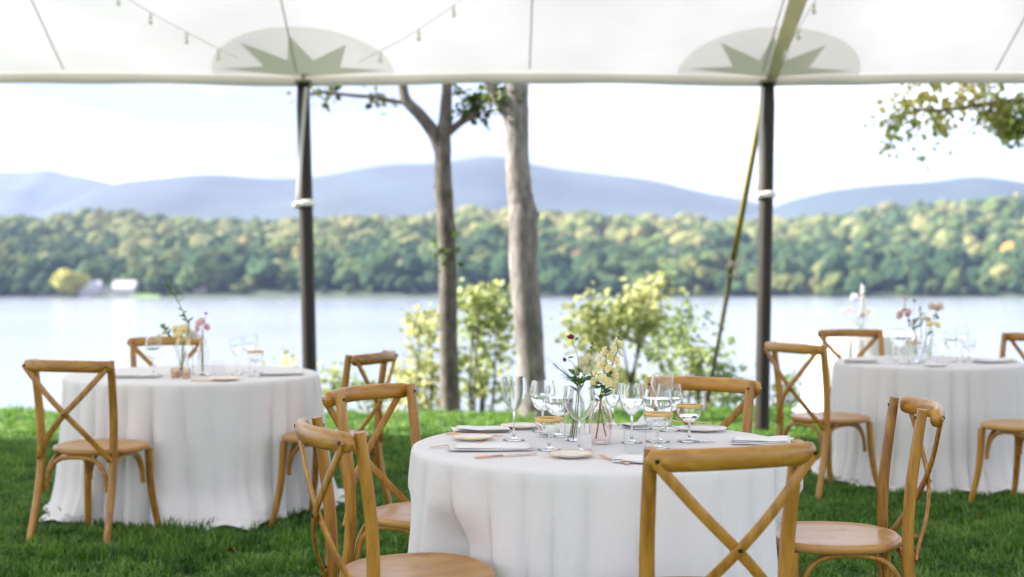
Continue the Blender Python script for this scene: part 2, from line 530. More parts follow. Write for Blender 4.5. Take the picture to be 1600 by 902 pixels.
def water_mat():
    m, n, l, b, o = mat_new('lake_water')
    b.inputs['Base Color'].default_value = (0.20, 0.23, 0.27, 1)
    b.inputs['Roughness'].default_value = 0.15
    b.inputs['IOR'].default_value = 1.33
    no = noise_node(n, l, 0.35, 5, 0.6, 'Position', (0.55, 1.0, 1.0))
    no2 = noise_node(n, l, 0.012, 3, 0.55, 'Position', (0.25, 1.0, 1.0))
    rp = ramp(n, l, no2.outputs['Fac'], [(0.35, (0.25, 0.25, 0.25)), (0.65, (1, 1, 1))])
    mu = n.new('ShaderNodeMath'); mu.operation = 'MULTIPLY'
    l.new(no.outputs['Fac'], mu.inputs[0]); l.new(rp.outputs['Color'], mu.inputs[1])
    bump(n, l, mu.outputs[0], b, 0.5, 1.1)
    return m
M['lake'] = water_mat()
lake = link('lake', np_mesh('lake', [(-3500, 40, WATER_Z), (3500, 40, WATER_Z), (3500, 1250, WATER_Z), (-3500, 1250, WATER_Z)], [(0, 1, 2, 3)], M['lake']))
tag(lake, 'calm pale lake between lawn and far wooded shore', 'lake', kind='structure')

SHORE = 900.0
def shore_y(x):
    return SHORE + 14 * np.sin(x * 0.013) + 9 * np.sin(x * 0.041 + 1.0) + np.where(x < -60, -20 * smooth(-60, -300, x) * 0 , 0)
def hill_z(x, y):
    px = 800 + x / np.maximum(y, 1) * F_PX
    top_y = np.interp(px, [-600, 0, 250, 500, 800, 1200, 1350, 1600, 2200], [371, 369, 367, 363, 364, 367, 357, 336, 326])
    ztop = H_CAM + (HOR - top_y) / F_PX * 1750.0
    t = (y - shore_y(x)) / 850.0
    prof = np.interp(t, [-0.2, 0, 0.02, 0.12, 0.35, 0.6, 1.0, 1.3, 2.0], [-0.12, -0.02, 0.03, 0.14, 0.34, 0.62, 1.0, 1.02, 0.8])
    z = WATER_Z + (ztop - WATER_Z) * prof
    z = z + 5.0 * np.sin(x * 0.011 + 1.3) * smooth(0.05, 0.4, t) + 4.0 * np.sin(x * 0.027 + y * 0.012) * smooth(0.05, 0.4, t)
    return z
xs = np.linspace(-2200, 2200, 177); ys = np.linspace(860, 2600, 61)
gx, gy = np.meshgrid(xs, ys); gz = hill_z(gx, gy)
nx, ny = len(xs), len(ys)
idx = np.arange(nx * ny).reshape(ny, nx)
quads = np.stack([idx[:-1, :-1], idx[:-1, 1:], idx[1:, 1:], idx[1:, :-1]], -1).reshape(-1, 4)
M['shore'] = simple('far_bank_soil', (0.035, 0.055, 0.025), 0.9, var=0.3, vscale=0.01)
shore = link('far_shore', np_mesh('far_shore', np.stack([gx, gy, gz], -1).reshape(-1, 3), quads, M['shore'], True))
tag(shore, 'wooded hillside rising from the far lake shore', 'hillside', kind='structure')

def mountain(name, label, Y, pts, depth, col, x_pad=1500):
    px = np.array([p[0] for p in pts], float); py = np.array([p[1] for p in pts], float)
    X = (px - 800) / F_PX * Y
    Z = H_CAM + (HOR - py) / F_PX * Y
    xs = np.linspace(X[0] - x_pad, X[-1] + x_pad, 161)
    base = -20.0
    crest = np.interp(xs, np.concatenate([[X[0] - x_pad], X, [X[-1] + x_pad]]), np.concatenate([[Z[0] * 0.6], Z, [Z[-1] * 0.6]]))
    k = np.array([1, 2, 3, 2, 1.0]); k /= k.sum()
    crest = np.convolve(np.pad(crest, 2, mode='edge'), k, 'valid')
    ts = np.linspace(-1, 1, 31)
    V = []
    for t in ts:
        for x, c in zip(xs, crest):
            rib = mnoise.fractal(Vector((x / 700, t * 2.2, 0.3 + Y / 1000)), 1.0, 2.0, 4)
            w = 1 - abs(t)
            h = base + (c - base) * (w ** 0.85) * (1 + 0.35 * rib * abs(t) * w * 2)
            V.append((x + 120 * rib * abs(t), Y + t * depth, h))
    nx, ny = len(xs), len(ts)
    idx = np.arange(nx * ny).reshape(ny, nx)
    quads = np.stack([idx[:-1, :-1], idx[:-1, 1:], idx[1:, 1:], idx[1:, :-1]], -1).reshape(-1, 4)
    mt = simple(name + '_forest', col, 0.95, var=0.25, vscale=0.004)
    o = link(name, np_mesh(name, np.array(V), quads, mt, True))
    return tag(o, label, 'mountain', kind='structure')
mountain('mountain_range', 'long blue mountain ridge across the lake with a flat summit', 4200,
         [(-300, 345), (60, 336), (100, 318), (170, 286), (215, 281), (280, 275), (322, 270), (370, 275), (430, 280), (490, 277), (560, 263), (610, 256), (690, 255), (730, 247), (760, 242), (790, 244), (830, 257), (900, 268), (960, 274), (1010, 279), (1060, 291), (1110, 304), (1160, 310), (1200, 322), (1260, 336), (1500, 350)], 1000, (0.035, 0.055, 0.055), 650)
mountain('mountain', 'paler distant mountain at the far left beyond the main ridge', 6200,
         [(-500, 280), (-100, 274), (0, 268), (40, 268), (72, 264), (105, 272), (150, 280), (230, 300), (400, 330)], 900, (0.05, 0.07, 0.055), 450)
mountain('wooded_mountain', 'long low blue mountain on the right behind the wooded shore', 3600,
         [(1120, 350), (1190, 332), (1230, 314), (1300, 297), (1380, 288), (1450, 284), (1500, 277), (1530, 275), (1570, 280), (1620, 288), (1800, 292), (2200, 310)], 700, (0.03, 0.052, 0.055), 400)

# ------------------------------------------------------------------ scatter (for uncountable stuff only)
def scatter(name, pts, rot, scl, which, sources, seed=0):
    col = bpy.data.collections.new(name + '_sources')
    for i, me in enumerate(sources):
        o = bpy.data.objects.new('%s_kind_%02d' % (name, i), me)
        col.objects.link(o)
    me = bpy.data.meshes.new(name)
    n = len(pts)
    me.vertices.add(n); me.vertices.foreach_set('co', np.asarray(pts, np.float32).ravel())
    a = me.attributes.new('rot', 'FLOAT_VECTOR', 'POINT'); a.data.foreach_set('vector', np.asarray(rot, np.float32).ravel())
    a = me.attributes.new('scl', 'FLOAT_VECTOR', 'POINT'); a.data.foreach_set('vector', np.asarray(scl, np.float32).ravel())
    a = me.attributes.new('which', 'INT', 'POINT'); a.data.foreach_set('value', np.asarray(which, np.int32))
    o = link(name, me)
    ng = bpy.data.node_groups.new(name + '_scatter', 'GeometryNodeTree')
    ng.interface.new_socket('Geometry', in_out='INPUT', socket_type='NodeSocketGeometry')
    ng.interface.new_socket('Geometry', in_out='OUTPUT', socket_type='NodeSocketGeometry')
    N, L = ng.nodes, ng.links
    gi, go = N.new('NodeGroupInput'), N.new('NodeGroupOutput')
    ip = N.new('GeometryNodeInstanceOnPoints')
    ci = N.new('GeometryNodeCollectionInfo')
    ci.inputs['Collection'].default_value = col
    ci.inputs['Separate Children'].default_value = True
    ci.inputs['Reset Children'].default_value = True
    def attr(nm, ty):
        a = N.new('GeometryNodeInputNamedAttribute'); a.data_type = ty; a.inputs['Name'].default_value = nm
        return a.outputs['Attribute']
    er = N.new('FunctionNodeEulerToRotation')
    L.new(attr('rot', 'FLOAT_VECTOR'), er.inputs[0])
    L.new(gi.outputs[0], ip.inputs['Points'])
    L.new(ci.outputs[0], ip.inputs['Instance'])
    ip.inputs['Pick Instance'].default_value = True
    L.new(attr('which', 'INT'), ip.inputs['Instance Index'])
    L.new(er.outputs[0], ip.inputs['Rotation'])
    L.new(attr('scl', 'FLOAT_VECTOR'), ip.inputs['Scale'])
    L.new(ip.outputs[0], go.inputs[0])
    md = o.modifiers.new('scatter', 'NODES')
    md.node_group = ng
    return o

# grass
def tuft_mesh(i, nb, h0, h1, rad):
    r = np.random.default_rng(100 + i)
    V, F = [], []
    for b in range(nb):
        a, d = r.uniform(0, 2 * math.pi), rad * math.sqrt(r.uniform())
        x, y = d * math.cos(a), d * math.sin(a)
        h = r.uniform(h0, h1); w = r.uniform(0.0016, 0.0032)
        la = r.uniform(0, 2 * math.pi); lean = h * r.uniform(0.15, 1.0)
        lx, ly = math.cos(la), math.sin(la)
        sx, sy = -ly * w, lx * w
        o = len(V)
        V += [(x - sx, y - sy, -0.01), (x + sx, y + sy, -0.01),
              (x + lx * lean * 0.35 + sx, y + ly * lean * 0.35 + sy, h * 0.62), (x + lx * lean * 0.35 - sx, y + ly * lean * 0.35 - sy, h * 0.62),
              (x + lx * lean, y + ly * lean, h * r.uniform(0.8, 1.0))]
        F += [(o, o + 1, o + 2), (o, o + 2, o + 3), (o + 3, o + 2, o + 4)]
    return np_mesh('grass_tuft', V, F, M['grass'])
tufts = [tuft_mesh(i, 34, 0.018, 0.045, 0.065) for i in range(5)] + [tuft_mesh(9, 16, 0.03, 0.075, 0.05)]
def grass_points(n, y0, y1, half0, half1):
    y = np.sqrt(rng.uniform(y0 ** 2, y1 ** 2, n))
    hw = half0 + (half1 - half0) * (y - y0) / (y1 - y0)
    x = rng.uniform(-1, 1, n) * hw
    return x, y
x1, y1 = grass_points(34000, 5.3, 14.3, 3.2, 6.6)
keep = y1 < lawn_edge(x1) + 1.1
x1, y1 = x1[keep], y1[keep]
z1 = lawn_z(x1, y1)
n1 = len(x1)
rot = np.stack([rng.uniform(-.15, .15, n1), rng.uniform(-.15, .15, n1), rng.uniform(0, 6.28, n1)], -1)
patchy = np.array([0.95 + 0.55 * mnoise.fractal(Vector((a_ * 2.2, b_ * 2.2, 0.4)), 0.8, 2.0, 3) for a_, b_ in zip(x1, y1)])
patchy = np.clip(patchy, 0.45, 1.6)
s = rng.uniform(0.75, 1.25, n1) * patchy
edge = smooth(-0.2, 0.9, y1 - lawn_edge(x1))
scl = np.stack([np.ones(n1) * rng.uniform(.9, 1.2, n1), np.ones(n1) * rng.uniform(.9, 1.2, n1), s * (1 + edge * 0.5)], -1)
which = np.where(rng.uniform(size=n1) < 0.9, rng.integers(0, 5, n1), 5)
grass = scatter('grass', np.stack([x1, y1, z1], -1), rot, scl, which, tufts)
tag(grass, 'short green grass blades covering the lawn', 'grass', kind='stuff')

# far woodland
def crown_mesh(i, mat):
    import bmesh
    bm = bmesh.new()
    r = random.Random(300 + i)
    bmesh.ops.create_icosphere(bm, subdivisions=4, radius=1.0)
    lob = [Vector((r.gauss(0, 1), r.gauss(0, 1), r.gauss(0.2, 0.8))).normalized() for _ in range(9)]
    lsz = [r.uniform(0.1, 0.42) for _ in lob]
    for v in bm.verts:
        p = v.co.copy()
        d = 1 + 0.30 * mnoise.fractal(p * 1.5 + Vector((i * 7.1, 0, 0)), 0.9, 2.0, 3) + 0.20 * mnoise.noise(p * 5.0 + Vector((0, i * 3.3, 0))) + 0.16 * mnoise.noise(p * 11.0 + Vector((0, i * 3.3, 5)))
        d += sum(z_ * max(0.0, p.dot(q_) - 0.55) * 2 for q_, z_ in zip(lob, lsz)) - 0.08
        q = p * d
        if p.z < 0: q.z *= 0.75
        v.co = Vector((q.x * 0.5, q.y * 0.5, 0.56 + q.z * 0.47))
    bmesh.ops.create_cone(bm, cap_ends=False, segments=6, radius1=0.045, radius2=0.03, depth=0.5, matrix=Matrix.Translation((0, 0, 0.15)))
    me = bpy.data.meshes.new('far_tree')
    bm.to_mesh(me); bm.free()
    me.polygons.foreach_set('use_smooth', [False] * len(me.polygons))
    me.materials.append(mat)
    return me
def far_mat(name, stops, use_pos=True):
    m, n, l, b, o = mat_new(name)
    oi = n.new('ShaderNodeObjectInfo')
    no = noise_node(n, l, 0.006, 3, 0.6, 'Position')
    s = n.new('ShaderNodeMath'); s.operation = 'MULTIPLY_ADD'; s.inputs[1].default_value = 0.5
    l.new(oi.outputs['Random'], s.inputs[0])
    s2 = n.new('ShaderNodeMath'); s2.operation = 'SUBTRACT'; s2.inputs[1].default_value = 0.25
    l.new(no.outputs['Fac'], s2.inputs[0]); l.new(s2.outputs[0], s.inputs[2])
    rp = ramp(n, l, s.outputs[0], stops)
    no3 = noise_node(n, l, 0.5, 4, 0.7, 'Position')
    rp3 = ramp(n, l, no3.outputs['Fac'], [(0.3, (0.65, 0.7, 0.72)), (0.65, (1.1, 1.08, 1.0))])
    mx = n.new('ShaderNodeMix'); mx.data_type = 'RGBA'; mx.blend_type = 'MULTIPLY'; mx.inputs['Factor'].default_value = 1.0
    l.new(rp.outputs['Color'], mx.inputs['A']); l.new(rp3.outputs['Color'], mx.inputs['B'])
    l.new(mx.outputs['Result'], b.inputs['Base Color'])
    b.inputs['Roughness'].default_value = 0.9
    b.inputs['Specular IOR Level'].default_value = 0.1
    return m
M['far_green'] = far_mat('far_green_crowns', [(0.2, (0.028, 0.058, 0.032)), (0.45, (0.048, 0.090, 0.042)), (0.65, (0.080, 0.120, 0.048)), (0.85, (0.14, 0.155, 0.055))])
M['far_yellow'] = far_mat('far_autumn_sunlit_crowns', [(0.2, (0.07, 0.11, 0.03)), (0.42, (0.12, 0.155, 0.06)), (0.64, (0.20, 0.21, 0.09)), (0.92, (0.28, 0.23, 0.10))])
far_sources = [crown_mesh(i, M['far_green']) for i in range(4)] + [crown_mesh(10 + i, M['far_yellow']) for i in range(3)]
n2 = 18000
yy = np.sqrt(rng.uniform(905 ** 2, 1900 ** 2, n2 * 1))
xx = rng.uniform(-0.75, 0.75, n2) * yy
off = yy - shore_y(xx)
px2 = 800 + xx / yy * F_PX
meadow = (np.abs(px2 - 165) < 62) & (off < 22)           # grass in front of the white houses
gap2 = (np.abs(px2 - 310) < 16) & (off < 25)
keep = (off > 2) & ~meadow & ~gap2
xx, yy, off, px2 = xx[keep], yy[keep], off[keep], px2[keep]
n2 = len(xx)
zz = hill_z(xx, yy)
hgt = (6 + 14 * rng.uniform(size=n2) ** 1.9) * np.where(off < 40, 0.75, 1.0)
wd = hgt * rng.uniform(.55, 1.15, n2)
scl2 = np.stack([wd, wd * rng.uniform(.85, 1.15, n2), hgt], -1)
rot2 = np.stack([np.zeros(n2), np.zeros(n2), rng.uniform(0, 6.28, n2)], -1)
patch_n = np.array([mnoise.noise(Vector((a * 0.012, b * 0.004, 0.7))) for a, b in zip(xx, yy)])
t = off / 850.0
prob = 0.015 + 0.85 * smooth(0.34, 0.60, t + 0.30 * patch_n) + 0.30 * smooth(0.2, 0.5, patch_n) * smooth(0.05, 0.25, t)  # more yellow crowns upslope: autumn colour, also painting in the sunlit upper band
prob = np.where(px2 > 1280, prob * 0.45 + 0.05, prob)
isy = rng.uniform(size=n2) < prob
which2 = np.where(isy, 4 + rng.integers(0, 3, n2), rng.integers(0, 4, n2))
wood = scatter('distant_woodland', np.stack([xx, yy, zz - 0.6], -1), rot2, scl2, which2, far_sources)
tag(wood, 'green and yellow autumn woodland massed along the far shore', 'woodland', kind='stuff')

mpx = np.linspace(100, 250, 26); mo = np.linspace(0.5, 26, 8)
V = []
for o_ in mo:
    for q in mpx:
        Y = SHORE
        for _ in range(4):
            X = (q - 800) / F_PX * Y
            Y = float(shore_y(X)) + o_
        V.append((X, Y, float(hill_z(np.array(X), np.array(Y))) + 0.15))
idx = np.arange(len(V)).reshape(len(mo), len(mpx))
M['meadow'] = simple('shore_meadow_grass', (0.12, 0.19, 0.05), 0.9, var=0.25, vscale=0.05)
tag(link('shore_meadow', np_mesh('shore_meadow', V, np.stack([idx[:-1, :-1], idx[:-1, 1:], idx[1:, 1:], idx[1:, :-1]], -1).reshape(-1, 4), M['meadow'], True)), 'green meadow in front of the white houses on the far shore', 'meadow', kind='structure')

def lone_tree(name, label, px, off, h, w, mat):
    Y = SHORE
    for _ in range(5):
        x = (px - 800) / F_PX * Y
        Y = float(shore_y(x)) + off
    z = float(hill_z(np.array(x), np.array(Y)))
    t = empty(name, (x, Y, z - 0.5))
    m = crown_mesh(40 + len(label), mat)
    for p in m.vertices: pass
    o = link('crown', m, t, scl=(w, w, h))
    tb = MB().tube([(0, 0, 0), (0, 0, h * 0.4)], [0.35, 0.25], 7)
    tb.build('trunk', M['bark_dark'], t)
    tag(t, label, 'tree')
M['red_crown'] = simple('red_maple', (0.36, 0.06, 0.04), 0.9, var=0.3, vscale=3)
M['lime_crown'] = simple('lime_yellow_tree', (0.26, 0.25, 0.045), 0.9, var=0.25, vscale=3)
M['orange_crown'] = simple('orange_maple', (0.52, 0.22, 0.05), 0.9, var=0.3, vscale=3)
lone_tree('shore_tree', 'round yellow-green tree beside the white houses on the far shore', 108, 5, 15, 17, M['lime_crown'])
lone_tree('red_maple_tree', 'small bright red tree among the green woods across the lake', 905, 150, 15, 10, M['red_crown'])
lone_tree('orange_maple_tree', 'orange tree high on the wooded far shore at the right', 1577, 215, 19, 12, M['orange_crown'])

M['house_wall'] = simple('white_siding', (0.50, 0.50, 0.53), 0.7, var=0.06, vscale=1)
M['roof_grey'] = simple('grey_shingle', (0.20, 0.19, 0.22), 0.8, var=0.15, vscale=2)
M['roof_pale'] = simple('pale_shingle', (0.40, 0.39, 0.43), 0.8, var=0.1, vscale=2)
M['roof_red'] = simple('red_shingle', (0.20, 0.085, 0.085), 0.8, var=0.15, vscale=2)
M['pane'] = simple('dark_pane', (0.05, 0.06, 0.075), 0.15)
M['door'] = simple('painted_door', (0.10, 0.10, 0.12), 0.5)
def house(label, px, off, w, d, h, roof_h, roof_mat, lift=0.0, rz=0.0):
    Y = SHORE
    for _ in range(5):
        x = (px - 800) / F_PX * Y
        Y = float(shore_y(x)) + off
    z = float(hill_z(np.array(x), np.array(Y))) + lift
    t = empty('lake_house', (x, Y, z), rz)
    MB().box((0, 0, h / 2 - 1), (w, d, h + 2)).build('wall', M['house_wall'], t, False)
    rb = MB()
    o = 0.5
    vs = [(-w / 2 - o, -d / 2 - o, h), (w / 2 + o, -d / 2 - o, h), (w / 2 + o, d / 2 + o, h), (-w / 2 - o, d / 2 + o, h), (-w / 2 - o, 0, h + roof_h), (w / 2 + o, 0, h + roof_h)]
    rb.add(vs, [(0, 1, 5, 4), (2, 3, 4, 5), (0, 4, 3), (1, 2, 5), (0, 3, 2, 1)])
    ro = rb.build('roof', roof_mat, t, False)
    MB().box((w * 0.25, d * 0.12, h + roof_h + 0.2), (0.9, 0.9, 2.2)).build('chimney', M['roof_grey'], ro, False)
    nw = max(2, int(w / 3))
    for k in range(nw):
        wx = -w / 2 + (k + 0.5) * w / nw
        if k == nw // 2:
            MB().box((wx, -d / 2 - 0.03, 1.1), (1.1, 0.1, 2.2)).build('door', M['door'], t, False)
        else:
            wi = MB().box((wx, -d / 2 - 0.03, 1.7), (1.3, 0.1, 1.5)).build('window', M['house_wall'], t, False)
            MB().box((wx, -d / 2 - 0.1, 1.7), (1.1, 0.06, 1.3)).build('pane', M['pane'], wi, False)
    tag(t, label, 'house')
house('white gabled house next to the round yellow-green shore tree', 142, 14, 13, 9, 4.2, 5.0, M['roof_pale'], 0, 0.12)
house('white house with broad pale roof above the green shore meadow', 196, 16, 14, 9, 4.0, 5.0, M['roof_pale'], 0, -0.1)
house('low grey-roofed house linking the two white shore houses', 168, 20, 10, 7, 3.2, 2.2, M['roof_grey'], 0, 0)
house('red-roofed house half hidden in trees right of the white shore houses', 312, 34, 8, 7, 3.0, 3.0, M['roof_red'], 0, 0.2)
house('small white house high among dark green woods near the olive strap', 1046, 180, 6, 6, 5.5, 4.0, M['roof_pale'], 9, 0.3)
house('grey-roofed house in the woods just right of the red tree', 938, 165, 9, 8, 4, 3.5, M['roof_grey'], 8, -0.2)
house('low grey house in the woods right of the dark tent pole', 1238, 120, 12, 8, 4, 3.5, M['roof_grey'], 8, 0.1)

# ------------------------------------------------------------------ trees and shrubs on the bank
LEAF = np.array([(0, 0, 0), (0.34, 0.30, 0.10), (0.40, 0.62, 0.09), (0, 1.0, -0.08), (-0.40, 0.62, 0.09), (-0.34, 0.30, 0.10)])
LEAF_F = [(0, 1, 2, 3), (0, 3, 4, 5)]
def leaf_cloud(clusters, n_per, size, r, flat=0.6):
    """clusters: list of (center, (rx,ry,rz), count weight). Leaves sit in twig-like groups inside each ellipsoid."""
    Vs, Fs, base = [], [], 0
    for c, rad, wgt in clusters:
        n = int(n_per * wgt)
        ng = max(3, n // 7)
        u = r.normal(size=(ng, 3)); u /= np.linalg.norm(u, axis=1)[:, None]
        rr = r.uniform(0.25, 1.0, ng) ** 0.5
        g = np.array(c) + u * rr[:, None] * np.array(rad)
        which = r.integers(0, ng, n)
        pos = g[which] + r.normal(size=(n, 3)) * size * 0.9
        yaw = r.uniform(0, 2 * np.pi, n); pitch = r.normal(0, flat, n) - 0.35; roll = r.normal(0, 0.6, n)
        sz = size * r.uniform(0.6, 1.25, n)
        cy_, sy_, cp, sp, cr, sr = np.cos(yaw), np.sin(yaw), np.cos(pitch), np.sin(pitch), np.cos(roll), np.sin(roll)
        L = LEAF[None] * sz[:, None, None]
        x, y, z = L[..., 0], L[..., 1], L[..., 2]
        x, z = x * cr[:, None] + z * sr[:, None], -x * sr[:, None] + z * cr[:, None]
        y, z = y * cp[:, None] - z * sp[:, None], y * sp[:, None] + z * cp[:, None]
        x, y = x * cy_[:, None] - y * sy_[:, None], x * sy_[:, None] + y * cy_[:, None]
        V = np.stack([x, y, z], -1) + pos[:, None, :]
        Vs.append(V.reshape(-1, 3))
        F = np.array(LEAF_F)[None] + (base + np.arange(n) * 6)[:, None, None]
        Fs.append(F.reshape(-1, 4))
        base += n * 6
    return np.concatenate(Vs), np.concatenate(Fs)

def limb(mb, pts, r0, r1, n=9, per=5, wob=0.0, seed=0):
    c = catmull(pts, per)
    rs = lerp_list([r0, (r0 + r1) / 2, r1] if not isinstance(r0, list) else r0, len(c))
    if wob:
        rs = [rr * (1 + wob * mnoise.noise(Vector((i * 0.35 + seed, 0, seed)))) for i, rr in enumerate(rs)]
    mb.tube(c, rs, n)

def make_tree(name, label, trunk_pts, radii, limbs, clusters, n_leaf, leaf_size, bark, leafm, seed):
    root_p = Vector(trunk_pts[0])
    t = empty(name, root_p)
    loc = lambda p: Vector(p) - root_p
    mb = MB()
    limb(mb, [loc(p) for p in trunk_pts], radii, None, 16, 8, 0.10, seed)
    mb.build('trunk', bark, t)
    for pts, r0, r1 in limbs:
        mb = MB(); limb(mb, [loc(p) for p in pts], r0, r1, 9, 6, 0.08, seed + r0)
        mb.build('limb', bark, t)
    V, F = leaf_cloud([(loc(c), rd, w) for c, rd, w in clusters], n_leaf, leaf_size, np.random.default_rng(seed))
    link('crown', np_mesh('crown', V, F, leafm), t)
    tag(t, label, 'tree')
    return t

T1Y = 13.0
a = lambda px, py, dy=0.0: P(px, py, T1Y + dy)
make_tree('bank_tree', 'slim forked tree with dark bark on the lawn edge, left of the thicker trunk',
    [a(704, 655), a(703, 630), a(701, 540), a(700, 450), a(698, 370), a(693, 290), a(692, 228), a(696, 180), a(698, 120), a(690, 40), a(700, -60)],
    [0.118, 0.090, 0.082, 0.080, 0.082, 0.080, 0.075, 0.055, 0.048, 0.04, 0.025],
    [([a(690, 236), a(676, 205), a(655, 178), a(634, 155), a(626, 120), a(600, 60), a(570, -20)], 0.068, 0.03),
     ([a(640, 160), a(612, 158), a(592, 152), a(560, 150), a(530, 147), a(500, 144), a(478, 148)], 0.024, 0.012),
     ([a(700, 208), a(722, 190), a(742, 178), a(752, 160), a(770, 140), a(800, 90)], 0.038, 0.016),
     ([a(690, 298), a(684, 291), a(679, 289)], 0.05, 0.03)],
    [(a(512, 143, 0.1), (0.10, 0.10, 0.02), 0.03), (a(470, 149, .2), (0.10, 0.1, 0.02), 0.012), (a(590, 151, .1), (0.05, 0.08, 0.03), 0.02),
     (a(742, 170), (0.10, 0.10, 0.06), 0.06), (a(752, 150), (0.05, 0.08, 0.06), 0.03), (a(724, 152), (0.03, 0.05, 0.04), 0.012),
     (a(570, -60, 2), (1.3, 1.0, 0.6), 0.8), (a(700, -130, 2), (1.3, 1.0, 0.8), 0.9),
     (a(690, 390, -0.12), (0.05, 0.04, 0.08), 0.008), (a(703, 402, -0.12), (0.05, 0.04, 0.05), 0.008)],
    1500, 0.075, M['bark_dark'], M['leaf_tree'], 21)
T2Y = 12.4
a = lambda px, py, dy=0.0: P(px, py, T2Y + dy)
make_tree('thick_bank_tree', 'thick grey-barked tree trunk leaning slightly behind the wine glasses',
    [a(836, 668), a(835, 640), a(830, 580), a(825, 500), a(818, 420), a(818, 345), a(812, 300), a(808, 240), a(808, 180), a(806, 120), a(802, 30), a(790, -80)],
    [0.165, 0.138, 0.122, 0.124, 0.122, 0.130, 0.108, 0.103, 0.102, 0.104, 0.09, 0.06],
    [([a(806, 218), a(794, 185), a(779, 160), a(768, 140), a(750, 100), a(700, 0)], 0.055, 0.03),
     ([a(818, 352), a(834, 338), a(839, 331)], 0.062, 0.03),
     ([a(806, 90), a(850, 30), a(920, -40)], 0.06, 0.03)],
    [(a(776, 146), (0.05, 0.06, 0.08), 0.05), (a(780, -140, 2.4), (1.7, 1.2, 0.8), 1.2), (a(960, -140, 2.4), (1.2, 1.0, 0.7), 0.7)],
    1500, 0.075, M['bark'], M['leaf_tree'], 33)
T3Y = 14.2
a = lambda px, py, dy=0.0: P(px, py, T3Y + dy)
make_tree('overhanging_tree', 'tree at the right whose yellowing leafy branches hang below the tent edge',
    [(8.3, 15.4, -0.9), (8.25, 15.3, 0.6), (8.1, 15.1, 2.2), (8.0, 15.0, 4.0), (8.2, 15.0, 6.0)],
    [0.24, 0.19, 0.17, 0.14, 0.08],
    [([(8.1, 15.1, 2.3), a(1760, 120), a(1650, 150), a(1560, 160), a(1480, 172), a(1420, 175), a(1390, 205)], 0.05, 0.005),
     ([a(1560, 160), a(1530, 190), a(1500, 215)], 0.016, 0.005),
     ([a(1650, 150), a(1590, 195), a(1570, 222)], 0.02, 0.006),
     ([a(1440, 190), a(1432, 215), a(1448, 236)], 0.008, 0.004),
     ([(8.05, 15.05, 3.2), a(1650, 60), a(1500, 110), a(1430, 130)], 0.04, 0.008)],
    [(a(1392, 190), (0.10, 0.15, 0.16), 0.35), (a(1384, 222), (0.05, 0.08, 0.10), 0.08), (a(1430, 165), (0.16, 0.2, 0.14), 0.5), (a(1470, 190), (0.14, 0.2, 0.12), 0.35), (a(1452, 150), (0.2, .2, .06), .2),
     (a(1520, 155), (0.25, 0.2, 0.11), 0.6), (a(1548, 178), (0.14, 0.2, 0.12), 0.45), (a(1585, 180), (0.18, 0.2, 0.20), 0.8), (a(1572, 200), (0.1, .15, .12), .35), (a(1620, 195), (0.22, .2, .2), 0.8), (a(1700, 170), (0.4, .3, .3), 1.2),
     (a(1448, 236), (0.05, 0.05, 0.03), 0.04), (a(1500, 110), (0.6, .4, .15), 0.8), (a(1491, 228), (0.03, .05, .03), .03),
     ((8.0, 15, 5.5), (2.6, 2.2, 1.6), 6.0), ((7.0, 15, 4.2), (1.8, 1.5, 0.8), 3.0)],
    290, 0.075, M['bark_dark'], M['leaf_hang'], 45)

def make_shrub(label, blobs, Y, stems, n_leaf, leaf_size, leafm, seed):
    cx = np.mean([b[0] for b in blobs])
    base_x = (cx - 800) / F_PX * Y
    base = Vector((base_x, Y, float(lawn_z(np.array(base_x), np.array(Y)))))
    t = empty('bank_shrub', base)
    r = np.random.default_rng(seed)
    cl = []
    for px, py, rx, ry, w in blobs:
        dy = r.uniform(-0.5, 0.5)
        c = P(px, py, Y + dy) - base
        cl.append((c, (rx / F_PX * Y, 0.8 * (rx + ry) / 2 / F_PX * Y, ry / F_PX * Y), w))
    V, F = leaf_cloud(cl, n_leaf * 0.45, leaf_size, r)
    link('foliage', np_mesh('foliage', V, F, leafm), t)
    for k, (px, py) in enumerate(stems):
        top = P(px, py, Y + r.uniform(-.3, .3)) - base
        foot = Vector((r.uniform(-0.25, 0.25), r.uniform(-.2, .2), -0.1))
        mid = (top + foot) / 2 + Vector((r.uniform(-.15, .15), 0, 0.1))
        mb = MB(); limb(mb, [foot, mid, top], 0.028, 0.006, 6, 5)
        mb.build('stem', M['bark_dark'], t)
    tag(t, label, 'shrub')
make_shrub('tall yellow-green shrub between the slim forked tree and the thick trunk',
    [(752, 468, 30, 18, 1.0), (770, 500, 28, 22, 1.1), (728, 462, 12, 14, 0.4), (735, 500, 18, 26, 0.7), (780, 478, 18, 20, 0.6), (742, 540, 18, 16, 0.45), (768, 552, 22, 10, 0.35), (790, 545, 12, 10, .25), (722, 565, 22, 18, 0.5), (760, 600, 30, 12, 0.45), (735, 612, 20, 18, 0.4), (785, 600, 16, 14, 0.35), (745, 576, 8, 6, .1)],
    15.4, [(750, 480), (775, 510), (735, 510), (765, 545), (740, 470)], 300, 0.095, M['leaf_shrub'], 61)
make_shrub('pale leafy shrub on the bank left of the slim forked tree',
    [(650, 495, 14, 14, 0.35), (672, 500, 20, 16, 0.5), (655, 530, 20, 18, 0.45), (680, 520, 12, 14, 0.3), (650, 590, 30, 20, 0.8), (672, 575, 22, 16, 0.5), (640, 625, 34, 20, 0.9), (680, 612, 20, 24, 0.6), (628, 580, 12, 12, 0.2), (664, 555, 10, 8, .15)],
    14.9, [(655, 500), (672, 510), (650, 570), (640, 600)], 260, 0.09, M['leaf_shrub'], 62)
